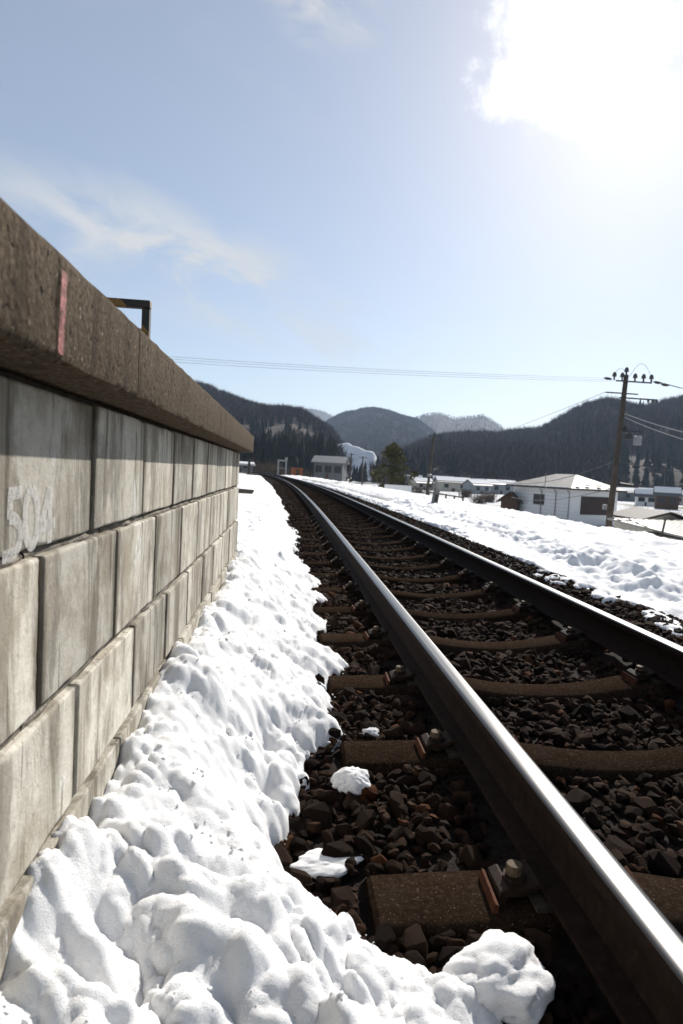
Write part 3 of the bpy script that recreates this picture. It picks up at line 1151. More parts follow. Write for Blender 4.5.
def pbox(name, x0, x1, y0, y1, z0, z1, mat, bev=0.0, seg=2, parent=None, jit=0.0):
    """box part of the platform with its origin at its own centre"""
    c = Vector(((x0 + x1) / 2, (y0 + y1) / 2, (z0 + z1) / 2))
    b = MB().box(x0 - c.x, x1 - c.x, y0 - c.y, y1 - c.y, z0 - c.z, z1 - c.z)
    if bev:
        b.bevel(bev, seg)
    return b.build(name, mat, parent or PLAT, c - PO, (rngp.uniform(-jit, jit) * .5, 0, rngp.uniform(-jit, jit)))


pbox('core', -3.2, WX - 0.020, -2.0, Y_END - 0.02, -0.6, 0.838, M['mortar'])
pbox('deck', -3.2, -0.70, -2.0, Y_END + 0.05, 0.842, 0.950, M['deck'])
NUMBER_BLOCK = None


def chipped_block(x0, x1, y0, y1, z0, z1, name, seed):
    """block with worn, slightly uneven front edges"""
    rng = random.Random(seed)
    c = Vector(((x0 + x1) / 2, (y0 + y1) / 2, (z0 + z1) / 2))
    ny, nz = 22, 13
    hy, hz = (y1 - y0) / 2, (z1 - z0) / 2
    rim = np.array([0.0, 0.0015, 0.0035, 0.006, 0.010])

    def stops(h, n):
        mid = np.linspace(-h + 0.018, h - 0.018, n)
        return np.concatenate([-h + rim, mid, (h - rim)[::-1]])
    ys, zs = stops(hy, ny), stops(hz, nz)
    ny, nz = len(ys), len(zs)
    Yv, Zv = np.meshgrid(ys, zs, indexing='ij')
    so = rng.uniform(0, 90)
    d = np.minimum(hy - np.abs(Yv), hz - np.abs(Zv))
    wear = 0.0035 + 0.004 * fbm(Yv * 22 + so, Zv * 22, 3, seed) + 0.010 * np.clip(fbm(Yv * 9 + so, Zv * 9 + 5, 2, seed + 5) - 0.35, 0, 1)
    drop = np.where(d < wear, (wear - d) ** 2 / np.maximum(wear, 1e-4), 0)
    Xv = (x1 - c.x) - drop + 0.0004 * fbm(Yv * 12 + so, Zv * 12, 3, seed + 9)
    front = np.stack([Xv, Yv, Zv], -1)
    V = list(front.reshape(-1, 3))
    F = [tuple(q) for q in grid_faces(ny, nz)]
    ring = [(i, 0) for i in range(ny)] + [(ny - 1, j) for j in range(1, nz)] + [(i, nz - 1) for i in range(ny - 2, -1, -1)] + [(0, j) for j in range(nz - 2, 0, -1)]
    idx = [i * nz + j for i, j in ring]
    b0 = len(V)
    for k in idx:
        V.append(np.array([x0 - c.x, V[k][1], V[k][2]]))
    m = len(idx)
    for k in range(m):
        F.append((idx[k], b0 + k, b0 + (k + 1) % m, idx[(k + 1) % m]))
    me = mesh_np(name, np.array(V), np.array(F), M['block'], True)
    me.set_sharp_from_angle(angle=R(50))
    return link(name, me, PLAT, c - PO, (0, 0, rng.uniform(-.004, .004)))


JY = 0.393
courses = [(1.140, 0.612, 0.829, 0.0), (0.9076, 0.378, 0.597, 0.003), (1.0746, 0.166, 0.362, 0.006)]
for ci, (j0, z0, z1, proud) in enumerate(courses):
    js = [j0 + JY * n + rngp.uniform(-.008, .008) for n in range(-6, 12)]
    js = [j for j in js if j < Y_END - 0.12] + [Y_END]
    for n, (a, b) in enumerate(zip(js, js[1:])):
        g = 0.0068
        last = 0.0 if b == Y_END else g
        fx = WX + proud + rngp.uniform(-.0015, .0015)
        bl = chipped_block(WX - 0.18, fx, a + g, b - last, z0 + rngp.uniform(-.002, .002), z1 + rngp.uniform(-.002, .002), 'block', 1000 + ci * 50 + n)
        if ci == 0 and abs(b - 1.14) < 0.05:
            NUMBER_BLOCK, NUMBER_BLOCK_X = bl, fx
# foundation course and the ragged bed mortar between the courses
for n in range(-3, 6):
    a, b = 0.55 + 0.80 * n, min(0.55 + 0.80 * (n + 1), Y_END)
    if a < Y_END - .1:
        chipped_block(WX - 0.2, WX + 0.012, a + 0.004, b - 0.004, -0.25, 0.152, 'foundation_block', 2000 + n)
for z in (0.604, 0.370, 0.159):
    for k in range(15):
        a = -0.9 + k * 0.357
        yy = np.linspace(a, min(a + 0.35, Y_END - .02), 14)
        b = MB()
        rows = []
        for Y in yy:
            o = 0.006 * float(vnoise(np.array([Y * 17.0]), np.array([z * 31]), 5)[0])
            rows.append([b.bm.verts.new(Vector(q) - PO) for q in ((WX - 0.03, Y, z - 0.012), (WX - 0.008 + o, Y, z - 0.010), (WX - 0.006 + o * 1.3, Y, z - 0.002), (WX - 0.012 + o, Y, z + 0.004), (WX - 0.03, Y, z + 0.006))])
        for r1, r2 in zip(rows, rows[1:]):
            for q in range(4):
                b.bm.faces.new((r1[q], r2[q], r2[q + 1], r1[q + 1]))
        b.build('mortar_joint', M['mortar_pale'], PLAT)

cop = [-1.9, -0.5, 1.100, 2.87, 4.60]
for a, b in zip(cop, cop[1:]):
    x0, x1, z0, z1 = -0.70, CXF, 0.840, 0.961
    c = Vector(((x0 + x1) / 2, (a + b) / 2, (z0 + z1) / 2))
    ny = int((b - a) / 0.02)
    ys = np.linspace(a + 0.002, b - 0.002, ny)
    prof = [(x0, z0), (x1 - 0.012, z0), (x1 - 0.003, z0 + 0.004), (x1, z0 + 0.012), (x1 - 0.001, (z0 + z1) / 2), (x1, z1 - 0.012), (x1 - 0.004, z1 - 0.004), (x1 - 0.013, z1), (x0, z1)]
    V = []
    for Y in ys:
        for k, (x, z) in enumerate(prof):
            jx = 0.0008 * float(vnoise(np.array([Y * 24]), np.array([k * 3.3]), 8)[0]) if 0 < k < 8 else 0
            V.append((x + jx - c.x, Y - c.y, z + jx * .7 - c.z))
    k = len(prof)
    V = np.array(V)
    F = []
    for i in range(ny - 1):
        for q in range(k):
            F.append((i * k + q, i * k + (q + 1) % k, (i + 1) * k + (q + 1) % k, (i + 1) * k + q))
    me = mesh_np('coping_slab', V, np.array(F), M['coping'], True)
    bm = bmesh.new()
    bm.from_mesh(me)
    bm.verts.ensure_lookup_table()
    bm.faces.new([bm.verts[q] for q in range(k)])
    bm.faces.new([bm.verts[(ny - 1) * k + q] for q in range(k)])
    bmesh.ops.recalc_face_normals(bm, faces=list(bm.faces))
    bm.to_mesh(me)
    bm.free()
    me.set_sharp_from_angle(angle=R(45))
    sl = link('coping_slab', me, PLAT, c - PO)
    if a < 0.7 < b:
        MARK_SLAB, MARK_C = sl, c


def worn_paint(name, col, lo, hi, scale=60, top=1.0):
    m, nt, bs = newmat(name)
    v, _ = coords(nt)
    f = ramp(nt, noise_node(nt, v, scale, 7, 0.7), [(lo, 0.05), (hi, top)])
    bs.inputs['Base Color'].default_value = (*col, 1)
    bs.inputs['Roughness'].default_value = 0.8
    nt.links.new(f, bs.inputs['Alpha'])
    return m


def stroke(b, pts, w, X, depth=0.0012):
    """flat brush stroke on the plane x = X through (y, z) points"""
    P = [Vector((X, y, z)) for y, z in pts]
    if len(P) > 3:                      # round the corners a little
        Q = [P[0]]
        for a, c in zip(P, P[1:]):
            Q += [a.lerp(c, 0.25), a.lerp(c, 0.75)]
        P = Q + [P[-1]]
    rows = []
    for i, p in enumerate(P):
        d = (P[min(i + 1, len(P) - 1)] - P[max(i - 1, 0)]).normalized()
        n = Vector((0, -d.z, d.y)) * w / 2
        rows.append((b.bm.verts.new(p - n), b.bm.verts.new(p + n)))
    for r1, r2 in zip(rows, rows[1:]):
        b.bm.faces.new((r1[0], r2[0], r2[1], r1[1]))
    return b


def px_plane(pts, X):
    return [tuple(at_x(px, py, X)[1:]) for px, py in pts]


NX = NUMBER_BLOCK_X + 0.0010
num = MB()
nc = NUMBER_BLOCK.location + PO
for pts in ([(22, 491.5), (8.5, 494.5)], [(10.5, 492), (9.5, 520)], [(9, 518), (15, 518.5), (20.5, 527), (20.5, 542), (14, 554), (2, 558)],
            [(32, 489), (27, 496), (25, 512), (25, 532), (28, 545), (33, 546), (37, 534), (38, 512), (36, 495), (32, 489)],
            [(50, 488), (40.5, 528)], [(39, 528.5), (55, 522.5)], [(50.5, 487), (49.5, 543)]):
    stroke(num, [(y - nc.y, z - nc.z) for y, z in px_plane(pts, WX)], 0.0165, NX - nc.x)
num.build('painted_number', worn_paint('worn_white_paint', (0.60, 0.585, 0.555), 0.27, 0.55, 150, 0.62), NUMBER_BLOCK, label='worn white painted number 504')
mk = MB()
pp = [(y - MARK_C.y, z - MARK_C.z) for y, z in px_plane([(63, 272), (61.5, 300), (60, 325), (58.5, 354)], CXF)]
stroke(mk, pp, 0.017, CXF + 0.0022 - MARK_C.x)
mk.build('paint_mark', worn_paint('faded_red_paint', (0.42, 0.13, 0.13), 0.34, 0.66, 90, 0.8), MARK_SLAB, label='faded red paint stripe')


# striped hoop on the platform
def tiger_mat():
    m, nt, bs = newmat('yellow_black_stripes')
    v, _ = coords(nt)
    w = N(nt, 'ShaderNodeTexWave', wave_type='BANDS', bands_direction='DIAGONAL')
    w.inputs['Scale'].default_value = 3.2
    w.inputs['Distortion'].default_value = 0.6
    nt.links.new(v, w.inputs['Vector'])
    c = ramp(nt, w.outputs['Fac'], [(0.68, (0.012, 0.010, 0.009)), (0.74, (0.20, 0.105, 0.018))])
    c = mixc(nt, ramp(nt, noise_node(nt, v, 40, 6), [(0.52, 0.0), (0.62, 0.8)]), c, (0.035, 0.022, 0.014))
    nt.links.new(c, bs.inputs['Base Color'])
    bs.inputs['Roughness'].default_value = 0.6
    return m


hb = at_y(143, 302, 3.0)
hoop = empty('barrier_hoop', (hb[0] - 0.14, 3.0, 0.95), label='small rusty yellow and black striped steel hoop standing on the platform edge', cat='hoop')
tm = tiger_mat()
hz = hb[2] - 0.95 + 0.005
MB().box(-0.175, 0.175, -0.02, 0.02, hz - 0.034, hz).bevel(0.003).build('top_bar', tm, hoop)
MB().box(0.140, 0.174, -0.0195, 0.0195, 0, hz - 0.035).bevel(0.003).build('post', tm, hoop)
MB().box(-0.174, -0.140, -0.0195, 0.0195, 0, hz - 0.035).bevel(0.003).build('post', tm, hoop)
MB().box(-0.139, 0.139, -0.015, 0.015, hz - 0.155, hz - 0.125).bevel(0.003).build('cross_bar', tm, hoop)
#@@PART2
# ------------------------------------------------------------------ far hills and forest
def hill_mat(name, soil, soil2, snow_lo, snow_hi, scale):
    m, nt, bs = newmat(name)
    v, _ = coords(nt)
    c = mixc(nt, noise_node(nt, v, scale * 4, 6, 0.65), soil, soil2)
    sn = ramp(nt, noise_node(nt, vmap(nt, v, (1, 1, 0.45)), scale, 9, 0.7, 0.3), [(snow_lo, 0.0), (snow_hi, 0.4)])
    c = mixc(nt, sn, c, (0.62, 0.64, 0.67))
    nt.links.new(c, bs.inputs['Base Color'])
    bs.inputs['Roughness'].default_value = 0.95
    bs.inputs['Specular IOR Level'].default_value = 0.1
    return m


M['hill'] = hill_mat('leaf_litter_hillside', (0.028, 0.021, 0.018), (0.048, 0.036, 0.029), 0.72, 0.77, 0.03)
M['hill_far'] = hill_mat('distant_hillside', (0.024, 0.020, 0.018), (0.038, 0.031, 0.027), 0.67, 0.74, 0.008)
m_, nt_, bs_ = newmat('bare_twigs')
nt_.links.new(ramp(nt_, N(nt_, 'ShaderNodeNewGeometry').outputs['Random Per Island'], [(0.0, (0.022, 0.017, 0.015)), (0.6, (0.050, 0.037, 0.031)), (0.92, (0.085, 0.062, 0.050)), (1.0, (0.15, 0.12, 0.10))]), bs_.inputs['Base Color'])
bs_.inputs['Roughness'].default_value = 0.95
bs_.inputs['Specular IOR Level'].default_value = 0.05
M['bare'] = m_
M['cedar'] = plain('dark_conifer_needles', (0.014, 0.021, 0.014), 0.95, 0.4, 0.06)


def twig_tree(seed, n=15):
    """low bare crown: thin upright blades, unit height"""
    rng = random.Random(seed)
    V, F = [], []

    def blade(p, q, w):
        a = rng.uniform(0, 6.28)
        o = np.array([math.cos(a), math.sin(a), 0]) * w
        i = len(V)
        V.extend([p - o, p + o, q])
        F.append((i, i + 1, i + 2))
    blade(np.array([0, 0, -0.1]), np.array([0, 0, 0.75]), 0.022)
    for k in range(n):
        h = rng.uniform(0.2, 0.6)
        a, sp = rng.uniform(0, 6.28), rng.uniform(0.12, 0.36)
        blade(np.array([0, 0, h]) + np.array([math.cos(a), math.sin(a), 0]) * 0.05, np.array([math.cos(a) * sp, math.sin(a) * sp, h + rng.uniform(0.22, 0.42)]), rng.uniform(0.012, 0.03))
    return np.array(V), np.array(F)


def fir_tree(seed, tiers=4):
    rng = random.Random(seed)
    V, F = [], []
    for k in range(tiers):
        z0 = 0.08 + 0.75 * k / tiers
        r = 0.21 * (1 - 0.8 * k / tiers)
        i = len(V)
        n = 7
        for q in range(n):
            a = 6.28 * q / n + rng.uniform(-.3, .3)
            rr = r * rng.uniform(0.6, 1.15)
            V.append((math.cos(a) * rr, math.sin(a) * rr, z0 + rng.uniform(-.03, .03)))
        V.append((rng.uniform(-.01, .01), 0, min(1.0, z0 + 0.40)))
        for q in range(n):
            F.append((i + q, i + (q + 1) % n, i + n))
    return np.array(V, dtype=float), np.array(F)


TWIGS = [twig_tree(s) for s in range(8)]
FIRS = [fir_tree(s) for s in range(5)]


def upright(n, rng):
    a = rng.uniform(0, 6.28, n)
    Z = np.zeros((n, 3, 3))
    Z[:, 0, 0], Z[:, 0, 1], Z[:, 1, 0], Z[:, 1, 1], Z[:, 2, 2] = np.cos(a), -np.sin(a), np.sin(a), np.cos(a), 1
    return Z


def hill(name, pts, D0, D1, zb, mat, seed, spur=0.10, tree_h=0.0, n_bare=0, n_fir=0, fir_thr=0.15, nu=260, nv=40, shape=0.85, jag=0.0, fir_h=1.25):
    """a ridge through the given picture points at distance D1, sloping to its foot at D0"""
    rng = np.random.default_rng(seed)
    P = np.array(pts, dtype=float)
    pxs = np.linspace(P[0, 0], P[-1, 0], nu)
    pys = np.interp(pxs, P[:, 0], P[:, 1])
    top = np.array([at_y(a, b, D1) for a, b in zip(pxs, pys)])
    dirx = top[:, 0] / D1
    ztop = top[:, 2] - tree_h * 0.75
    ztop = ztop + jag * fbm(pxs * 0.11, pxs * 0 + seed, 4, seed)

    def surf(iu, v):
        """iu fractional column, v 0 foot .. 1 ridge .. 1.5 back"""
        dx = np.interp(iu, np.arange(nu), dirx)
        zt = np.interp(iu, np.arange(nu), ztop)
        D = D0 + (D1 - D0) * v
        X, Y = dx * D, D
        vv = np.clip(v, 0, 1)
        h = vv ** shape - 1.2 * np.clip(v - 1, 0, 1) ** 1.3
        sp = fbm(X / (0.16 * (D1 - D0)), Y / (0.5 * (D1 - D0)), 4, seed + 1)
        z = zb + (zt - zb) * (h + spur * sp * np.sin(np.pi * np.clip(v, 0, 1)))
        return X, Y, z

    U, Vv = np.meshgrid(np.arange(nu, dtype=float), np.linspace(-0.02, 1.5, nv), indexing='xy')
    X, Y, Z = surf(U, Vv)
    me = mesh_np(name, np.stack([X, Y, Z], -1).reshape(-1, 3), grid_faces(nv, nu), mat, True)
    o = link(name, me, kind='structure')
    for kind, n, lib, mt in (('bare', n_bare, TWIGS, M['bare']), ('fir', n_fir, FIRS, M['cedar'])):
        if not n:
            continue
        iu = rng.uniform(0, nu - 1, n)
        v = rng.uniform(0.0, 1.06, n)
        extra = int(n * 0.18)
        v[:extra] = rng.uniform(0.95, 1.05, extra)
        X, Y, Z = surf(iu, v)
        mask = fbm(X / 70, Y / 70, 3, seed + 7) + (0.5 - 1.15 * np.clip(v, 0, 1)) * 0.55
        keep = mask > fir_thr if kind == 'fir' else mask < fir_thr + 0.12
        X, Y, Z = X[keep], Y[keep], Z[keep]
        S = tree_h * rng.uniform(0.7, 1.2, len(X)) * (fir_h if kind == 'fir' else 1.0)
        Vt, Ft = scatter_mesh(np.stack([X, Y, Z], 1), S, rng, lib, upright(len(X), rng))
        nm = 'bare_woodland' if kind == 'bare' else 'conifer_woodland'
        link(nm, mesh_np(nm, Vt, Ft, mt, False), o, kind='stuff')
    return o


HZ = -4.3
hill('far_mountain', [(-300, 395), (100, 396), (250, 403), (278, 404), (300, 405), (318, 408), (338, 416), (360, 425), (420, 432), (600, 430), (1000, 400)], 2300, 3300, HZ, M['hill_far'], 3,
     0.12, 12, 7000, 0, jag=7)
hill('peaked_mountain', [(300, 440), (322, 424), (338, 414), (352, 410), (372, 407), (388, 410), (402, 415), (416, 418), (430, 427), (445, 440)], 900, 1600, HZ, M['hill_far'], 5, 0.16, 11, 12000, 700, 0.3, jag=3)
hill('twin_mountain', [(385, 440), (400, 425), (412, 417), (428, 412), (440, 412), (455, 417), (470, 415), (484, 414), (494, 420), (505, 428), (540, 432), (700, 425), (1000, 400)], 1300, 2200, HZ, M['hill_far'], 8,
     0.15, 11, 10000, 400, 0.3, jag=4)
hill('left_hill', [(-500, 330), (-200, 335), (0, 350), (120, 366), (205, 384), (222, 391), (250, 402), (268, 406), (285, 407), (300, 411), (318, 419), (332, 428), (341, 442), (350, 468)], 300, 640, HZ + 3, M['hill'], 13,
     0.20, 10.5, 20000, 1900, 0.14, nu=320, fir_h=0.85)
hill('right_hill', [(372, 470), (388, 458), (404, 449), (424, 440), (445, 434), (470, 432), (500, 432), (522, 429), (540, 428), (556, 419), (572, 410), (590, 403), (612, 399), (630, 403), (645, 406), (660, 401), (683, 396), (760, 380), (900, 372), (1150, 380), (1400, 400)],
     330, 640, HZ, M['hill'], 17, 0.20, 12.5, 26000, 1500, 0.26, nu=340)
hill('snowy_clearing', [(300, 476), (318, 470), (326, 452), (334, 444), (348, 443), (362, 447), (374, 453), (379, 463), (386, 474)], 401, 420, HZ + 2, M['snow_shade'], 23, 0.03, nu=90, nv=24, shape=1.05, jag=1.2)


def wood_patch(name, px0, px1, D0, D1, n, lib, mat, hgt, seed, zb=None):
    """a stretch of trees that reads as one mass, on the ground"""
    rng = np.random.default_rng(seed)
    D = rng.uniform(D0, D1, n)
    dx = np.array([at_y(p, 470, 1.0)[0] for p in rng.uniform(px0, px1, n)])
    X = dx * D
    Z = terrain(X, D) if zb is None else np.full(n, zb)
    V, F = scatter_mesh(np.stack([X, D, Z], 1), hgt * rng.uniform(0.6, 1.25, n), rng, lib, upright(n, rng))
    link(name, mesh_np(name, V, F, mat, False), kind='stuff')


wood_patch('conifer_woodland', 180, 334, 250, 330, 420, FIRS, M['cedar'], 15, 31, -2)
wood_patch('conifer_woodland', 354, 366, 290, 340, 12, FIRS, M['cedar'], 9, 32, -4)
wood_patch('bare_woodland', 385, 720, 270, 360, 900, TWIGS, M['bare'], 7, 33)
wood_patch('bare_woodland', 120, 330, 160, 280, 700, TWIGS, M['bare'], 5.5, 34)

# ------------------------------------------------------------------ buildings
M['white_wall'] = plain('white_siding', (0.74, 0.74, 0.73), 0.7, 0.05, 3)
M['cream_wall'] = plain('cream_wall', (0.50, 0.46, 0.38), 0.8, 0.12, 2)
M['grey_wall'] = plain('grey_wall', (0.15, 0.155, 0.16), 0.8, 0.15, 2)
M['brown_wall'] = plain('brown_boards', (0.10, 0.062, 0.042), 0.8, 0.25, 5)
M['blue_wall'] = plain('pale_blue_wall', (0.27, 0.29, 0.31), 0.8, 0.12, 2)
M['orange_wall'] = plain('orange_rusty_panel', (0.30, 0.105, 0.045), 0.8, 0.2, 3)
M['dark_shutter'] = plain('dark_brown_shutter', (0.035, 0.020, 0.017), 0.6, 0.2, 8)
M['trim'] = plain('dark_eave_trim', (0.06, 0.052, 0.047), 0.7, 0.2, 4)
M['roof_grey'] = plain('grey_sheet_roof', (0.17, 0.17, 0.175), 0.55, 0.15, 2)
M['roof_cream'] = plain('pale_sheet_roof', (0.33, 0.31, 0.265), 0.5, 0.10, 2)
M['roof_dark'] = plain('dark_sheet_roof', (0.10, 0.10, 0.105), 0.6, 0.2, 2)
M['pipe'] = plain('downpipe', (0.22, 0.20, 0.185), 0.6, 0.1, 4)
m_, nt_, bs_ = newmat('window_glass')
bs_.inputs['Base Color'].default_value = (0.035, 0.04, 0.045, 1)
bs_.inputs['Roughness'].default_value = 0.15
bs_.inputs['Specular IOR Level'].default_value = 0.2
M['glass'] = m_
M['frame'] = plain('brown_window_frame', (0.09, 0.055, 0.04), 0.6, 0.2, 8)


def wall_window(parent, axis, a0, a1, z0, z1, off, frame=None, pane=None, bars=0):
    """window on a wall plane; axis 'x' = wall runs along x at y = off (facing -y), 'y' = runs along y at x = off (facing -x)"""
    fw = 0.07

    def bx(b, u0, u1, v0, v1, d0, d1):
        if axis == 'x':
            b.box(u0, u1, off - d1, off - d0, v0, v1)
        else:
            b.box(off - d1, off - d0, u0, u1, v0, v1)
    b = MB()
    bx(b, a0 - fw, a0, z0 - fw, z1 + fw, 0, 0.07)
    bx(b, a1, a1 + fw, z0 - fw, z1 + fw, 0, 0.07)
    bx(b, a0, a1, z0 - fw, z0, 0, 0.068)
    bx(b, a0, a1, z1, z1 + fw, 0, 0.068)
    for k in range(bars):
        c = a0 + (a1 - a0) * (k + 1) / (bars + 1)
        bx(b, c - 0.025, c + 0.025, z0, z1, 0.022, 0.06)
    w = b.build('window', frame or M['frame'], parent)
    b = MB()
    bx(b, a0, a1, z0, z1, 0.003, 0.02)
    b.build('pane', pane or M['glass'], w)
    return w


def gable_house(name, label, cat, loc, rz, w, d, h, rise, wm, rm, wins=2, snow=True, group=None):
    """w along local x (the eaves), d along y; front faces -y"""
    o = empty(name, loc, rz, label=label, cat=cat, group=group)
    b = MB()
    b.prism([(-w / 2, -d / 2, -2), (-w / 2, d / 2, -2), (-w / 2, d / 2, h), (-w / 2, 0, h + rise), (-w / 2, -d / 2, h)], (w, 0, 0))
    b.build('wall', wm, o)
    ov, t = 0.55, 0.16
    k = rise / (d / 2)
    b = MB()
    for s in (-1, 1):
        y1, z1 = s * (d / 2 + ov), h - ov * k
        b.prism([(-w / 2 - ov, 0, h + rise + 0.03), (-w / 2 - ov, y1, z1 + 0.03), (-w / 2 - ov, y1, z1 + 0.03 + t), (-w / 2 - ov, 0, h + rise + 0.03 + t)], (w + 2 * ov, 0, 0))
    ro = b.build('roof', rm, o)
    if snow:
        b = MB()
        for s in (-1, 1):
            if s == 1:
                y1, z1 = s * (d / 2 + ov * 0.8), h - ov * 0.8 * k
                x0, x1 = -w / 2 - ov * .9, w / 2 + ov * .9
            else:
                y1, z1 = s * d / 2 * 0.86, h + rise - rise * 0.86
                x0, x1 = -w / 2 - ov * .85, w / 2 + ov * .8
            b.prism([(x0, 0.0, h + rise + t + 0.035), (x0, y1, z1 + t + 0.035), (x0, y1 * 0.99, z1 + t + 0.16), (x0, 0, h + rise + t + 0.17)], (x1 - x0, 0, 0))
        b.build('snow_cover', M['snow_far'], ro)
    for q in range(wins):
        c = -w / 2 + w * (q + 0.5) / wins
        ww = min(0.75, w / wins * 0.32)
        wall_window(o, 'x', c - ww, c + ww, h * 0.42, h * 0.78, -d / 2, bars=1)
    b = MB()
    b.box(-w * 0.08, w * 0.02, -d / 2 - 0.05, -d / 2 - 0.003, -0.5, h * 0.36)
    b.build('door', M['brown_wall'], o)
    return o


# --- white house behind the big pole
ang = math.atan2(0.35, 0.937)
HC = np.array([34.17, 75.0])
HA, HB = 7.9, 10.4
eave, ridge_z, g0 = 0.12, 2.05, -4.2
wh = empty('white_house', (HC[0], HC[1], g0), ang, label='white sided single-storey house with a low hipped roof and dark shutter, behind the big pole', cat='house')
e, rg = eave - g0, ridge_z - g0
MB().box(0, HA, 0, HB, -1.0, e).build('wall', M['white_wall'], wh)
ov = 0.75
ra, rb0, rb1 = HA / 2, HA / 2, HB - HA / 2 + 0.3
cs = [(-ov, -ov), (HA + ov, -ov), (HA + ov, HB + ov), (-ov, HB + ov)]
b = MB()
E_ = [b.bm.verts.new((x, y, e + 0.18)) for x, y in cs]
r1, r2 = b.bm.verts.new((ra, rb0 - 0.6, rg)), b.bm.verts.new((ra, rb1, rg))
for f in ((E_[0], E_[1], r1), (E_[1], E_[2], r2, r1), (E_[2], E_[3], r2), (E_[3], E_[0], r1, r2)):
    fc = b.bm.faces.new(f)
    fc.material_index = 1 if f[0] is E_[3] else 0  # left slope away from the sun: shade painted in as a darker grey
b.bm.faces.new(E_[::-1])
whr = b.build('roof', [M['roof_cream'], plain('shaded_grey_roof', (0.17, 0.165, 0.155), 0.7, 0.35, 1.5)], wh)
b = MB()
b.box(-ov - 0.03, HA + ov + 0.03, -ov - 0.03, HB + ov + 0.03, e - 0.02, e + 0.176)
b.build('eave_trim', M['trim'], whr)
# patches of old snow left on the roof and along the eaves
rs = random.Random(5)
kx, ky = (rg - e - 0.18) / (ra + ov), (rg - e - 0.18) / (rb0 - 0.6 + ov)
for k in range(12):
    y = -ov + 1.0 + k * 0.95 + rs.uniform(-.3, .3)
    L = rs.uniform(0.15, 0.45)
    snowb = MB().box(-ov + 0.02, -ov + 0.30, y - L, y + L, e + 0.19, e + 0.31).bevel(0.05, 2)
    snowb.build('roof_snow', M['snow_far'], whr)
for k in range(4):
    x = 0.8 + k * 2.0 + rs.uniform(-.4, .4)
    MB().box(x - .35, x + .35, -ov + 0.5, -ov + 0.75, e + 0.55, e + 0.66).bevel(0.05).build('snow_guard', M['trim'], whr)
b = MB()
for x, y in ((-0.03, -0.03),):
    b.box(x - .05, x + .04, y - .05, y + .04, 0, e - 0.02)
b.build('corner_board', M['white_wall'], wh)


def wall_s(px):
    """distance along the left wall from the near corner for a picture column"""
    r = ray(px, 500)
    k = r[0] / r[1]
    ux, uy = -math.sin(ang), math.cos(ang)
    return (HC[0] - k * HC[1]) / (k * uy - ux)


def wall_t(px):
    r = ray(px, 500)
    k = r[0] / r[1]
    ux, uy = math.cos(ang), math.sin(ang)
    return (k * HC[1] - HC[0]) / (ux - k * uy)


wall_window(wh, 'y', wall_s(544), wall_s(534), e - 2.1, e - 0.9, 0.0, bars=2)
for px in (541.5, 556, 571.5):
    s_ = wall_s(px) if px < 570 else 0.12
    MB().tube([(-0.09, s_, 0), (-0.09, s_, e - 0.5), (-0.45, s_, e - 0.1)], 0.055, 6).build('downpipe', M['pipe'], wh)
MB().tube([(0.5, wall_s(541), e), (0.5, wall_s(541), e + 1.9)], 0.05, 6).build('vent_pipe', M['pipe'], wh)
t0_, t1_ = wall_t(581), wall_t(609)
sh = MB().box(t0_, t1_, -0.08, -0.004, e - 3.0, e - 0.75).build('shutter', M['dark_shutter'], wh)
for k in range(1, 6):
    x = t0_ + (t1_ - t0_) * k / 6
    MB().box(x - 0.025, x + 0.025, -0.10, -0.081, e - 2.98, e - 0.77).build('shutter_rib', M['brown_wall'], sh)
for k in range(9):
    z = 0.25 + k * (e - 0.3) / 9
    MB().box(-0.018, -0.003, 0.02, HB, z, z + 0.02).build('siding_line', M['pipe'], wh)

gable_house('tool_shed', 'small dark tool shed with a steep gable against the white house', 'shed', (at_y(511, 500, 84)[0], 84, -3.7), R(62), 2.6, 2.2, 2.0, 0.9, M['brown_wall'], M['trim'], 1, False)

# --- low roofs at the right edge
lr_ = at_y(640, 527, 33)
ol = empty('low_shed', (lr_[0] + 6.3, 33, -3.45), R(6), label='long low shed with a plain pale sheet roof just beyond the snow crest', cat='shed')
MB().box(-3.5, 9, -1.5, 6.5, -0.6, 1.48).build('wall', M['cream_wall'], ol)
MB().prism([(-4.0, -2.3, 1.45), (-4.0, 7.1, 2.05), (-4.0, 7.1, 2.17), (-4.0, -2.3, 1.57)], (13.5, 0, 0)).build('roof', M['roof_cream'], ol)
for k in range(26):
    x = -3.8 + k * 0.52
    MB().prism([(x, -2.3, 1.58), (x, 7.1, 2.18), (x, 7.1, 2.22), (x, -2.3, 1.62)], (0.04, 0, 0)).build('roof_seam', M['roof_cream'], ol)
gb = at_y(650, 520, 52)
og = gable_house('small_barn', 'small beige barn with a dark gable edge above the low shed roof', 'barn', (gb[0], 52, -4.0), R(84), 6.0, 3.6, 2.25, 0.55, M['cream_wall'], M['trim'], 0, False)
bb = at_y(681, 522, 48)
ob = empty('brown_hut', (bb[0] + 0.4, 48, -3.9), R(4), label='boxy dark brown hut at the right edge of the picture', cat='hut')
MB().box(-0.95, 1.6, -1.2, 1.4, -0.4, 2.2).build('wall', M['brown_wall'], ob)
MB().box(-1.15, 1.8, -1.4, 1.6, 2.203, 2.3).build('roof', M['trim'], ob)
MB().box(-0.3, 0.5, -1.26, -1.203, -0.3, 1.7).build('door', M['dark_shutter'], ob)

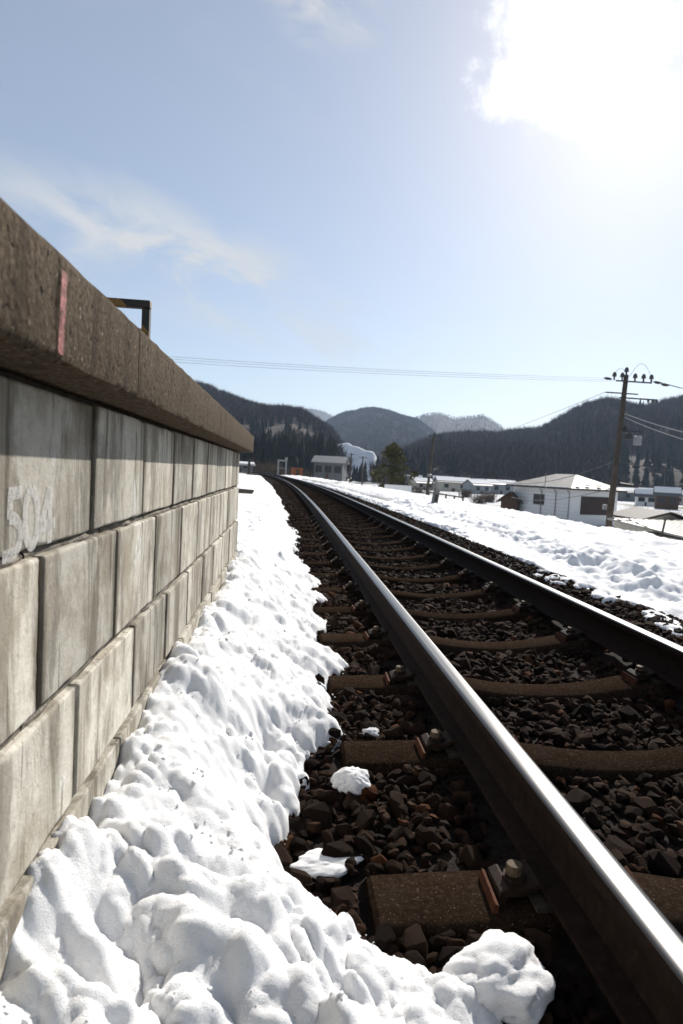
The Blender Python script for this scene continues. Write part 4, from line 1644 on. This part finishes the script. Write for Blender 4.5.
# --- grey house by the bend, and things round it
gh = at_y(330, 478, 130)
go = gable_house('grey_house', 'grey two-window house with a snow-dusted roof by the bend of the track', 'house', (gh[0], 130, -0.9), R(-14), 5.8, 5.2, 3.5, 1.1, M['grey_wall'], M['roof_grey'], 3, False)
oz = at_y(297, 474, 128)
oo = empty('orange_shed', (oz[0], 128, -0.6), R(8), label='small rusty orange panel shed beside the far track', cat='shed')
MB().box(-1.0, 1.0, -0.9, 0.9, -0.4, 1.75).bevel(0.02).build('wall', M['orange_wall'], oo)
MB().box(-1.12, 1.12, -1.02, 1.02, 1.755, 1.85).build('roof', M['trim'], oo)
MB().box(-0.35, 0.35, -0.95, -0.905, -0.3, 1.5).build('door', M['brown_wall'], oo)
sp_ = at_y(282, 470, 122)
so_ = empty('signal_portal', (sp_[0], 122, -0.35), R(10), label='pale steel portal frame with a box on top beside the far track', cat='portal')
M['steel'] = plain('pale_steel', (0.25, 0.255, 0.26), 0.6, 0.15, 3)
for x in (-0.75, 0.75):
    MB().box(x - 0.13, x + 0.13, -0.1, 0.1, -0.2, 2.55).build('post', M['steel'], so_)
MB().box(-0.9, 0.9, -0.12, 0.12, 2.553, 2.85).build('beam', M['steel'], so_)
MB().box(0.5, 0.95, -0.2, 0.2, 2.853, 3.35).bevel(0.03).build('signal_box', M['steel'], so_)
MB().box(-0.6, 0.6, -0.06, 0.06, 1.2, 1.32).build('cross_bar', M['steel'], so_)

rh = random.Random(12)
far = [
    (452, 487, 235, 12, 'cream_wall', 'roof_dark', 'long cream farmhouse right of the thin pole, in the far valley'),
    (443, 484, 262, 8, 'brown_wall', 'roof_dark', 'brown house with white roof just behind the cream farmhouse'),
    (466, 486, 250, 7, 'brown_wall', 'roof_grey', 'dark brown house right of the cream farmhouse in the valley'),
    (477, 488, 215, 8, 'blue_wall', 'roof_dark', 'pale blue house with broad snowy roof in the middle of the valley row'),
    (487, 486, 255, 8, 'grey_wall', 'roof_grey', 'grey house behind the bare thicket left of the white house'),
    (498, 488, 225, 9, 'blue_wall', 'roof_grey', 'blue-grey house nearest the white house in the valley row'),
    (507, 487, 260, 7, 'cream_wall', 'roof_dark', 'cream house peeping over the tool shed'),
    (421, 487, 240, 8, 'cream_wall', 'roof_grey', 'cream cottage left of the thin pole in the valley'),
    (412, 486, 260, 7, 'grey_wall', 'roof_dark', 'grey cottage right beside the evergreen tree'),
    (632, 488, 215, 10, 'grey_wall', 'roof_dark', 'grey house with white roof just right of the big pole'),
    (648, 485, 250, 8, 'cream_wall', 'roof_grey', 'cream house with bright snowy roof under the right hill'),
    (660, 489, 225, 8, 'brown_wall', 'roof_dark', 'brown house below the cream house at right'),
    (676, 489, 205, 9, 'cream_wall', 'roof_grey', 'cream house farthest right under the right hill'),
    (646, 494, 170, 5, 'white_wall', 'roof_dark', 'little white cabin with a snow cap right of the big pole'),
    (667, 496, 150, 5, 'brown_wall', 'roof_dark', 'little brown cabin behind the brown hut'),
]
for px, py, Y, w, wm, rm, lab in far:
    p = at_y(px, py, Y)
    z = float(terrain(np.array([p[0]]), np.array([float(Y)]))[0])
    gable_house('valley_house', lab, 'house', (p[0], Y, z), R(rh.uniform(-28, 28)), w, w * 0.66, rh.uniform(2.6, 3.8), rh.uniform(1.2, 1.9), M[wm], M[rm], rh.choice((2, 3)), True, group='houses in the far valley')

# ------------------------------------------------------------------ poles and wires
M['pole'] = plain('brown_grey_pole', (0.085, 0.070, 0.055), 0.85, 0.3, 2)
M['metal_dark'] = plain('dark_fittings', (0.03, 0.03, 0.032), 0.6, 0.3, 5)
M['porcelain'] = plain('insulator_porcelain', (0.045, 0.04, 0.04), 0.3, 0.2, 5)
M['wire'] = plain('wire', (0.05, 0.05, 0.055), 0.6, 0.1, 1)
M['wire_pale'] = plain('pale_cable', (0.34, 0.33, 0.32), 0.4, 0.1, 1)

PY = 42.0
pb, pt = at_y(608.5, 527, PY), at_y(626.3, 375, PY)
lean = (pt - pb) / (pt[2] - pb[2])
pz0 = -4.2
pole_base = pb + lean * (pz0 - pb[2])


def ppt(z, dx=0.0, dy=0.0, dz=0.0):
    """point on the big pole at world height z, local to its base"""
    q = lean * (z - pz0)
    return Vector((q[0] + dx, q[1] + dy, z - pz0 + dz))


bp = empty('utility_pole', pole_base, label='tall brown utility pole with crossarms and transformer cans beside the white house', cat='utility pole')
ztop = pt[2]
MB().tube([ppt(pz0 - .5), ppt(0), ppt(ztop)], [0.24, 0.21, 0.155], 14).build('pole_shaft', M['pole'], bp, smooth=True)


def insulator(parent, p, s=1.0):
    b = MB()
    b.tube([p + Vector((0, 0, 0)), p + Vector((0, 0, .10 * s)), p + Vector((0, 0, .12 * s)), p + Vector((0, 0, .18 * s)), p + Vector((0, 0, .20 * s)), p + Vector((0, 0, .27 * s))],
           [.03 * s, .03 * s, .085 * s, .07 * s, .075 * s, .03 * s], 8)
    return b.build('insulator', M['porcelain'], parent, smooth=True)


def arm(z, x0, x1, th=0.055, dy=-0.18, tilt=0.0, mat='metal_dark'):
    a = MB()
    p, q = ppt(z, x0, dy, x0 * tilt), ppt(z, x1, dy, x1 * tilt)
    a.tube([p, q], th, 4)
    return a.build('crossarm', M[mat], bp)


arm(ztop - 0.45, -0.75, 1.75, 0.05)
arm(ztop - 1.22, -1.25, 1.05, 0.045, 0.12)
arm(ztop - 1.55, -0.35, 2.35, 0.05, -0.12)
for x in (-0.9, -0.35, 0.55, 1.15, 1.7):
    insulator(bp, ppt(ztop - 0.40, x, -0.18), 1.9)
for x in (1.7, 2.0, 2.3):
    insulator(bp, ppt(ztop - 1.85, x, -0.12), 1.1)
insulator(bp, ppt(ztop, 0, 0), 1.9)
# strain insulators lying along the wires
for x, dz in ((-1.35, -0.35), (2.15, -0.40), (2.7, -0.52)):
    p = ppt(ztop + dz, x, -0.18)
    MB().tube([p + Vector((-0.28, 0, 0.03)), p + Vector((-0.1, 0, 0.01)), p + Vector((0.1, 0, -0.01)), p + Vector((0.28, 0, -0.03))], [0.03, 0.09, 0.09, 0.03], 6).build('strain_insulator', M['metal_dark'], bp)
# jumper loops
for x0, x1, hh in ((-0.95, 0.0, 0.55), (0.15, 1.75, 0.95)):
    pts = [ppt(ztop - 0.15, x0 + (x1 - x0) * k / 10, -0.15, hh * math.sin(math.pi * k / 10)) for k in range(11)]
    MB().tube(pts, 0.012, 4).build('jumper_wire', M['wire'], bp)
# transformer cans and fittings
for x, z, r_, h_ in ((0.62, 4.2, 0.20, 0.42), (1.28, 3.95, 0.27, 0.62), (0.30, 4.75, 0.12, 0.3)):
    b = MB()
    b.tube([ppt(z - h_ / 2, x, -0.1), ppt(z + h_ / 2 - .05, x, -0.1), ppt(z + h_ / 2, x, -0.1)], [r_, r_, r_ * .7], 12)
    t_ = b.build('transformer_can', M['steel'] if x > 1 else M['metal_dark'], bp, smooth=False)
    MB().tube([ppt(z + h_ / 2, x, -0.1), ppt(z + h_ / 2 + .22, x, -0.1)], [0.06, 0.04], 6).build('bushing', M['porcelain'], t_)
arm(4.55, -0.1, 1.6, 0.045, -0.1)
MB().tube([ppt(0.9, 0.3, -0.25), ppt(0.9, 1.25, -0.3, -0.05)], [0.16, 0.11], 8).build('cable_box', M['metal_dark'], bp)
MB().box(-0.42, -0.2, -0.2, 0.05, 4.0, 4.35).build('switch_box', M['steel'], bp, loc=ppt(-0.65 + pz0 + 4.2 - 4.2))
for k in range(9):
    z = -1.2 + k * 0.9
    MB().tube([ppt(z, -0.42), ppt(z, 0.42)], 0.014, 5).build('step_bolt', M['metal_dark'], bp)


def wire(name, A, B, sag, rad, label, mat='wire', cat='wire', group='wires at the big pole', n=28):
    A, B = Vector(A), Vector(B)
    mid = (A + B) / 2
    pts = []
    for k in range(n + 1):
        t = k / n
        p = A.lerp(B, t)
        p.z -= 4 * sag * t * (1 - t)
        pts.append(p - mid)
    return MB().tube(pts, rad, 5).build(name, M[mat], None, mid, label=label, cat=cat, group=group)


PB = Vector(pole_base)
for k, (dz, dy, lab) in enumerate(((0.0, 0.0, 'topmost thin power line running left from the big pole over the track'), (-0.22, 0.5, 'middle of the three power lines running left over the track'), (-0.38, -0.5, 'lowest of the three power lines running left over the track'))):
    A = PB + ppt(ztop - 0.3, -0.9 + 0.2 * k, -0.18, dz * .5)
    e_ = at_y(-260, 318, 40 + dy * 4)
    wire('power_line', A, (e_[0], e_[1], e_[2] + dz), 0.55, 0.0085, lab)
for k, (dz, dy, lab) in enumerate(((0.0, 0, 'upper power line leaving the big pole to the right'), (-0.3, 0.8, 'lower power line leaving the big pole to the right'))):
    A = PB + ppt(ztop - 0.3, 1.7 + 0.3 * k, -0.18)
    e_ = at_y(900, 425, 62)
    wire('power_line', A, (e_[0], e_[1], e_[2] + dz), 0.5, 0.017, lab)
A = PB + ppt(ztop - 1.2, -1.25, 0.12)
e_ = at_y(365, 470, 150)
wire('power_line', A, e_, 1.2, 0.015, 'thin line slanting down left from the crossarm tip of the big pole')
for k, (px, py, lab) in enumerate(((760, 446, 'upper pale thick cable running right from the big pole'), (760, 458, 'lower pale thick cable running right from the big pole'))):
    A = PB + ppt(ztop - 2.6 - 0.25 * k, 0.2, -0.1)
    wire('pale_cable', A, at_y(px, py, 30), 0.25, 0.032, lab, 'wire_pale', 'cable')
A = PB + ppt(2.45, -0.15, 0)
wire('black_cable', A, (HC[0] - 6.5, HC[1] + 9.0, 0.9), 1.0, 0.03, 'black service cable sloping down left from the big pole past the house roof', 'wire', 'cable')
A = PB + ppt(0.6, -0.15, 0)
wire('black_cable', A, (at_y(511, 497, 80)[0], 80, at_y(511, 497, 80)[2]), 0.6, 0.025, 'lower black service cable crossing the white house wall', 'wire', 'cable')
A = PB + ppt(2.45, 0.15, 0)
wire('black_cable', A, at_y(800, 470, 60), 0.7, 0.022, 'black cable running right from halfway up the big pole', 'wire', 'cable')
wire('black_cable', Vector((lr_[0] - 1.5, 31.5, -0.9)), Vector(at_y(720, 552, 27)), 0.1, 0.018, 'thin drop cable over the pale low shed roof', 'wire', 'cable')


def small_pole(pxb, pyb, pxt, pyt, Y, rad, label, arms=1, deep=3.0):
    a, c = at_y(pxb, pyb, Y), at_y(pxt, pyt, Y)
    ln = (c - a) / (c[2] - a[2])
    base = a - ln * deep
    o = empty('thin_pole', base, label=label, cat='pole', group='thin poles')
    top = Vector(c - base)
    MB().tube([Vector((0, 0, -0.3)), top], [rad * 1.15, rad * 0.8], 8).build('pole_shaft', M['pole'], o, smooth=True)
    for k in range(arms):
        p = top - Vector((0, 0, 0.35 + 0.6 * k))
        MB().tube([p + Vector((-0.7, -rad, 0)), p + Vector((0.7, -rad, 0))], 0.04 + rad * .1, 4).build('crossarm', M['metal_dark'], o)
        for x in (-0.6, 0.0, 0.6):
            q = p + Vector((x, -rad, 0.04))
            MB().tube([q, q + Vector((0, 0, 0.2))], [0.07, 0.04], 6).build('insulator', M['porcelain'], o)
    return o, Vector(c)


P2, t2 = small_pole(426.8, 494, 434.5, 433, 75, 0.17, 'thin wooden pole with crossarm right of the evergreen tree', 2)
MB().tube([(0.1, -0.2, 5.3), (0.55, -0.2, 5.2)], [0.2, 0.15], 8).build('transformer_can', M['steel'], P2)
P3, t3 = small_pole(350, 479, 351.5, 453, 140, 0.16, 'distant thin pole just right of the grey house', 1, 1.0)
P4, t4 = small_pole(362, 484, 363, 456, 120, 0.14, 'distant thin pole between the grey house and the evergreen tree', 1, 1.0)
P5, t5 = small_pole(661, 537, 665.5, 519, 30, 0.055, 'short pinkish stake leaning right above the low shed roof', 0, 1.5)
P6, t6 = small_pole(583, 490, 584, 463, 260, 0.16, 'far pole under the right hill left of the big pole', 1, 1)
P7, t7 = small_pole(664, 490, 665, 462, 260, 0.16, 'far pole under the right hill right of the big pole', 1, 1)
wire('power_line', t2, t3 + Vector((0, 0, -.2)), 0.8, 0.018, 'faint line between the thin pole and the pole by the grey house', group='wires at the thin poles')

# ------------------------------------------------------------------ small things beside the track
M['post'] = plain('weathered_marker_concrete', (0.17, 0.165, 0.16), 0.9, 0.4, 9, bumpd=0.01)
mb_ = at_y(434, 502, 21)
mp_ = empty('marker_post', (mb_[0], 21, mb_[2] - 0.15), 0.3, label='stubby grey concrete marker post leaning right in the right snow bank', cat='post')
b = MB()
b.prism([(-0.095, -0.07, 0), (0.095, -0.07, 0), (0.085, -0.06, 0.55), (0.055, -0.05, 0.60), (-0.055, -0.05, 0.60), (-0.085, -0.06, 0.55)], (0, 0.14, 0))
b.bevel(0.008).build('shaft', M['post'], mp_, rot=(0, R(9), 0))
MB().box(-0.06, 0.06, -0.082, -0.071, 0.18, 0.42).build('plate', M['metal_dark'], mp_, rot=(0, R(9), 0))
fy = 62
f0, f1 = at_y(429, 491, fy), at_y(463, 497, fy)
fo = empty('rail_fence', (f0[0], fy, f0[2] - 1.0), label='low brown post and rail fence behind the marker post', cat='fence')
L = f1[0] - f0[0]
for k in range(5):
    x = L * k / 4
    MB().box(x - 0.07, x + 0.07, -0.06, 0.06, -0.3, 1.0 + (f1[2] - f0[2]) * k / 4).build('fence_post', M['pole'], fo)
MB().prism([(-0.1, -0.09, 0.86), (L + .1, -0.09, 0.86 + f1[2] - f0[2]), (L + .1, -0.09, 0.98 + f1[2] - f0[2]), (-0.1, -0.09, 0.98)], (0, 0.028, 0)).build('fence_rail', M['pole'], fo)
w0 = at_y(398, 487, 66)
wo = empty('snow_board', (w0[0], 66, w0[2] - 1.0), R(-6), label='low white board standing in the snow before the evergreen tree', cat='board')
MB().box(-1.4, 1.4, -0.05, 0.05, 0.55, 1.2).bevel(0.01).build('board', M['white_wall'], wo)
for x in (-1.2, 1.2):
    MB().box(x - .05, x + .05, 0.052, 0.14, -0.4, 1.1).build('leg', M['pole'], wo)
bm0 = at_y(243, 489.5, 11.5)
bo = MB().prism([(-0.9, -0.09, -0.02), (0.16, -0.09, -0.04), (0.20, -0.09, 0.03), (-0.9, -0.09, 0.08)], (0, 0.18, 0)).bevel(0.012).build('timber_beam', M['pole'], None, bm0 - np.array([0, 0, 0.03]), (0, 0, 0.15))
tag(bo, 'dark old timber lying half buried in snow past the platform end', 'timber')
kp = at_y(249, 468, 60)
ko = empty('switch_stand', (kp[0], 60, kp[2] - 0.4), label='small dark switch stand on the snow left of the far track', cat='switch stand')
MB().tube([(0, 0, -0.2), (0, 0, 0.75), (0, 0, 1.0)], [0.16, 0.14, 0.08], 8).build('stand', M['metal_dark'], ko)
MB().box(-0.16, 0.16, -0.03, 0.03, 0.95, 1.2).bevel(0.01).build('target', M['metal_dark'], ko)
lh = at_y(240, 467, 150)
gable_house('low_hut', 'low grey hut with a snowy roof past the platform end', 'hut', (lh[0], 150, 0.0), R(12), 5.5, 3.2, 1.2, 0.5, M['grey_wall'], M['roof_grey'], 2, True)


# ------------------------------------------------------------------ trees and shrubs
M['needle'] = plain('olive_evergreen_leaves', (0.085, 0.080, 0.030), 0.7, 0.5, 0.9)
M['bark'] = plain('tree_bark', (0.07, 0.055, 0.042), 0.9, 0.3, 4)


def evergreen(px, py, Y, hgt, wid, label, seed, ground, n=5200):
    rng = np.random.default_rng(seed)
    p = at_y(px, py, Y)
    o = empty('evergreen_tree', (p[0], Y, ground), label=label, cat='tree')
    b = MB()
    b.tube([(0, 0, -.3), (0.05, 0, hgt * 0.5), (0, 0, hgt * 0.9)], [0.16, 0.10, 0.03], 7)
    C, S = [], []
    for k in range(46):
        z = hgt * (0.10 + 0.86 * rng.random() ** 0.9)
        rmax = wid / 2 * (1 - 0.9 * max(0, (z / hgt - 0.28) / 0.72) ** 1.25) * (0.78 if z / hgt < 0.2 else 1)
        a, rr = rng.uniform(0, 6.28), rmax * rng.uniform(0.45, 1.0)
        c = np.array([math.cos(a) * rr, math.sin(a) * rr, z])
        C.append(c)
        S.append(rng.uniform(0.22, 0.50) * wid / 4)
        b.tube([(0, 0, max(0.3, z - 0.5)), tuple(c)], [0.05, 0.015], 4, False)
    for q in range(3):
        C.append(np.array([rng.uniform(-.35, .35), rng.uniform(-.3, .3), hgt * (0.93 + 0.05 * q)]))
        S.append(0.24)
    b.build('trunk', M['bark'], o)
    C, S = np.array(C), np.array(S)
    pick = rng.integers(0, len(C), n)
    D = rng.normal(size=(n, 3))
    D /= np.linalg.norm(D, axis=1)[:, None]
    P = C[pick] + D * (S[pick] * rng.random(n) ** 0.5)[:, None] * np.array([1.15, 1.15, 0.85])
    leaf = (np.array([[-1, 0, 0], [1, 0, 0], [0.1, 0.15, 1.9]], dtype=float), np.array([[0, 1, 2]]))
    V, F = scatter_mesh(P, rng.uniform(0.045, 0.11, n) * wid / 4.5, rng, [leaf])
    link('crown', mesh_np('crown', V, F, M['needle'], False), o)
    return o


evergreen(393, 468, 80, 6.0, 6.6, 'bushy olive green evergreen tree in the middle distance right of the track', 41, at_y(393, 491, 80)[2] - 0.3)
evergreen(404, 480, 76, 2.4, 2.6, 'low olive shrub at the foot of the bushy evergreen tree', 42, at_y(405, 491, 76)[2] - 0.4, 1500)
evergreen(307, 476, 122, 2.0, 2.2, 'small dark green bush left of the grey house', 43, at_y(307, 481, 122)[2] - 0.4, 900)


def conifer(px, pyb, pyt, Y, label, seed):
    rng = np.random.default_rng(seed)
    b0, t0 = at_y(px, pyb, Y), at_y(px, pyt, Y)
    H = t0[2] - b0[2]
    o = empty('cedar_tree', b0, label=label, cat='tree', group='dark cedars past the platform end')
    MB().tube([(0, 0, -1), (0, 0, H * .9)], [0.22, 0.05], 6).build('trunk', M['bark'], o)
    n = 1600
    z = H * (0.08 + 0.92 * rng.random(n) ** 1.25)
    lay = 0.75 + 0.25 * np.sin(z / H * 60 + rng.uniform(0, 6))
    r_ = H * 0.19 * (1.03 - z / H) * lay * rng.random(n) ** 0.4
    a = rng.uniform(0, 6.28, n)
    P = np.stack([r_ * np.cos(a), r_ * np.sin(a), z], 1)
    leaf = (np.array([[-1, 0, 0], [1, 0, 0], [0.1, 0.15, 2.2]], dtype=float), np.array([[0, 1, 2]]))
    V, F = scatter_mesh(P, rng.uniform(0.10, 0.24, n) * H / 9, rng, [leaf])
    link('crown', mesh_np('crown', V, F, M['cedar'], False), o)


for k, (px, pb_, pt_, lab) in enumerate(((254, 470, 441, 'tallest dark cedar just right of the platform end'), (262, 470, 448, 'mid-height dark cedar second from the platform end'),
                                         (270, 470, 447, 'third dark cedar from the platform end, thin topped'), (246, 470, 446, 'dark cedar half hidden behind the platform coping'))):
    conifer(px, pb_, pt_, 190 + 9 * k, lab, 60 + k)

M['brush'] = plain('brown_brush', (0.115, 0.082, 0.058), 0.95, 0.4, 1.5)


def shrub(px, py, Y, h, w, label, seed, n=150):
    rng = np.random.default_rng(seed)
    p = at_y(px, py, Y)
    z = float(terrain(np.array([p[0]]), np.array([float(Y)]))[0])
    V, F = [], []
    for k in range(n):
        a, l = rng.uniform(0, 6.28), rng.uniform(0.5, 1.0)
        base = np.array([rng.normal(0, w * .16), rng.normal(0, w * .16), 0])
        tip = base + np.array([math.cos(a) * w * .42 * rng.random(), math.sin(a) * w * .42 * rng.random(), h * l])
        prev = base
        for q in range(3):
            nx = base + (tip - base) * (q + 1) / 3 + rng.normal(0, w * .03, 3)
            for s in range(2 if q else 1):
                e2 = nx + (rng.normal(0, w * .10, 3) if s else 0)
                b2 = rng.uniform(0, 6.28)
                o_ = np.array([math.cos(b2), math.sin(b2), 0]) * 0.0022 * Y * (0.10 + 0.05 * (2 - q))
                i = len(V)
                V.extend([prev - o_, prev + o_, e2 + o_ * .4, e2 - o_ * .4])
                F.append((i, i + 1, i + 2, i + 3))
            prev = nx
    me = mesh_np('bare_shrub', np.array(V), np.array(F), M['brush'], False)
    link('bare_shrub', me, None, (p[0], Y, z - 0.1), label=label, cat='shrub', group='bare brown shrubs')


for k, (px, py, Y, h, w, lab) in enumerate((
        (268, 468, 150, 4.0, 5.0, 'brown bare shrub clump right behind the switch stand'), (277, 468, 140, 3.0, 4.0, 'brown shrub left of the pale portal frame'),
        (258, 468, 165, 4.5, 5.5, 'tall brown shrub between the cedars and the track'), (290, 470, 135, 2.6, 3.6, 'low brown shrub between portal and orange shed'),
        (358, 478, 110, 2.4, 3.2, 'brown shrub between the two distant thin poles'), (370, 480, 105, 2.6, 3.0, 'thin brown shrub just left of the evergreen tree'),
        (480, 491, 130, 2.2, 4.0, 'loose bare shrub in the snowfield left of the white house'), (490, 490, 140, 2.6, 4.2, 'larger bare shrub nearest the tool shed'),
        (466, 489, 170, 2.4, 4.0, 'bare shrub right of the rail fence in the snowfield'), (418, 489, 150, 3.0, 4.5, 'bare shrub behind the rail fence'),
        (637, 497, 95, 2.2, 3.5, 'bare shrub behind the small barn'), (672, 500, 90, 2.0, 3.2, 'bare shrub above the brown hut'))):
    shrub(px, py, Y, h, w, lab, 70 + k)

# ------------------------------------------------------------------ haze
hm = bpy.data.materials.new('thin_haze')
hm.use_nodes = True
hm.node_tree.nodes.clear()
ho = hm.node_tree.nodes.new('ShaderNodeOutputMaterial')
hv = hm.node_tree.nodes.new('ShaderNodeVolumePrincipled')
hv.inputs['Color'].default_value = (0.58, 0.74, 1.0, 1)
hv.inputs['Density'].default_value = 0.00013
hv.inputs['Anisotropy'].default_value = 0.2
hm.node_tree.links.new(hv.outputs['Volume'], ho.inputs['Volume'])
hz_o = MB().box(-6500, 6500, -300, 6500, -9, 400).build('haze', hm)
tag(hz_o, kind='stuff')
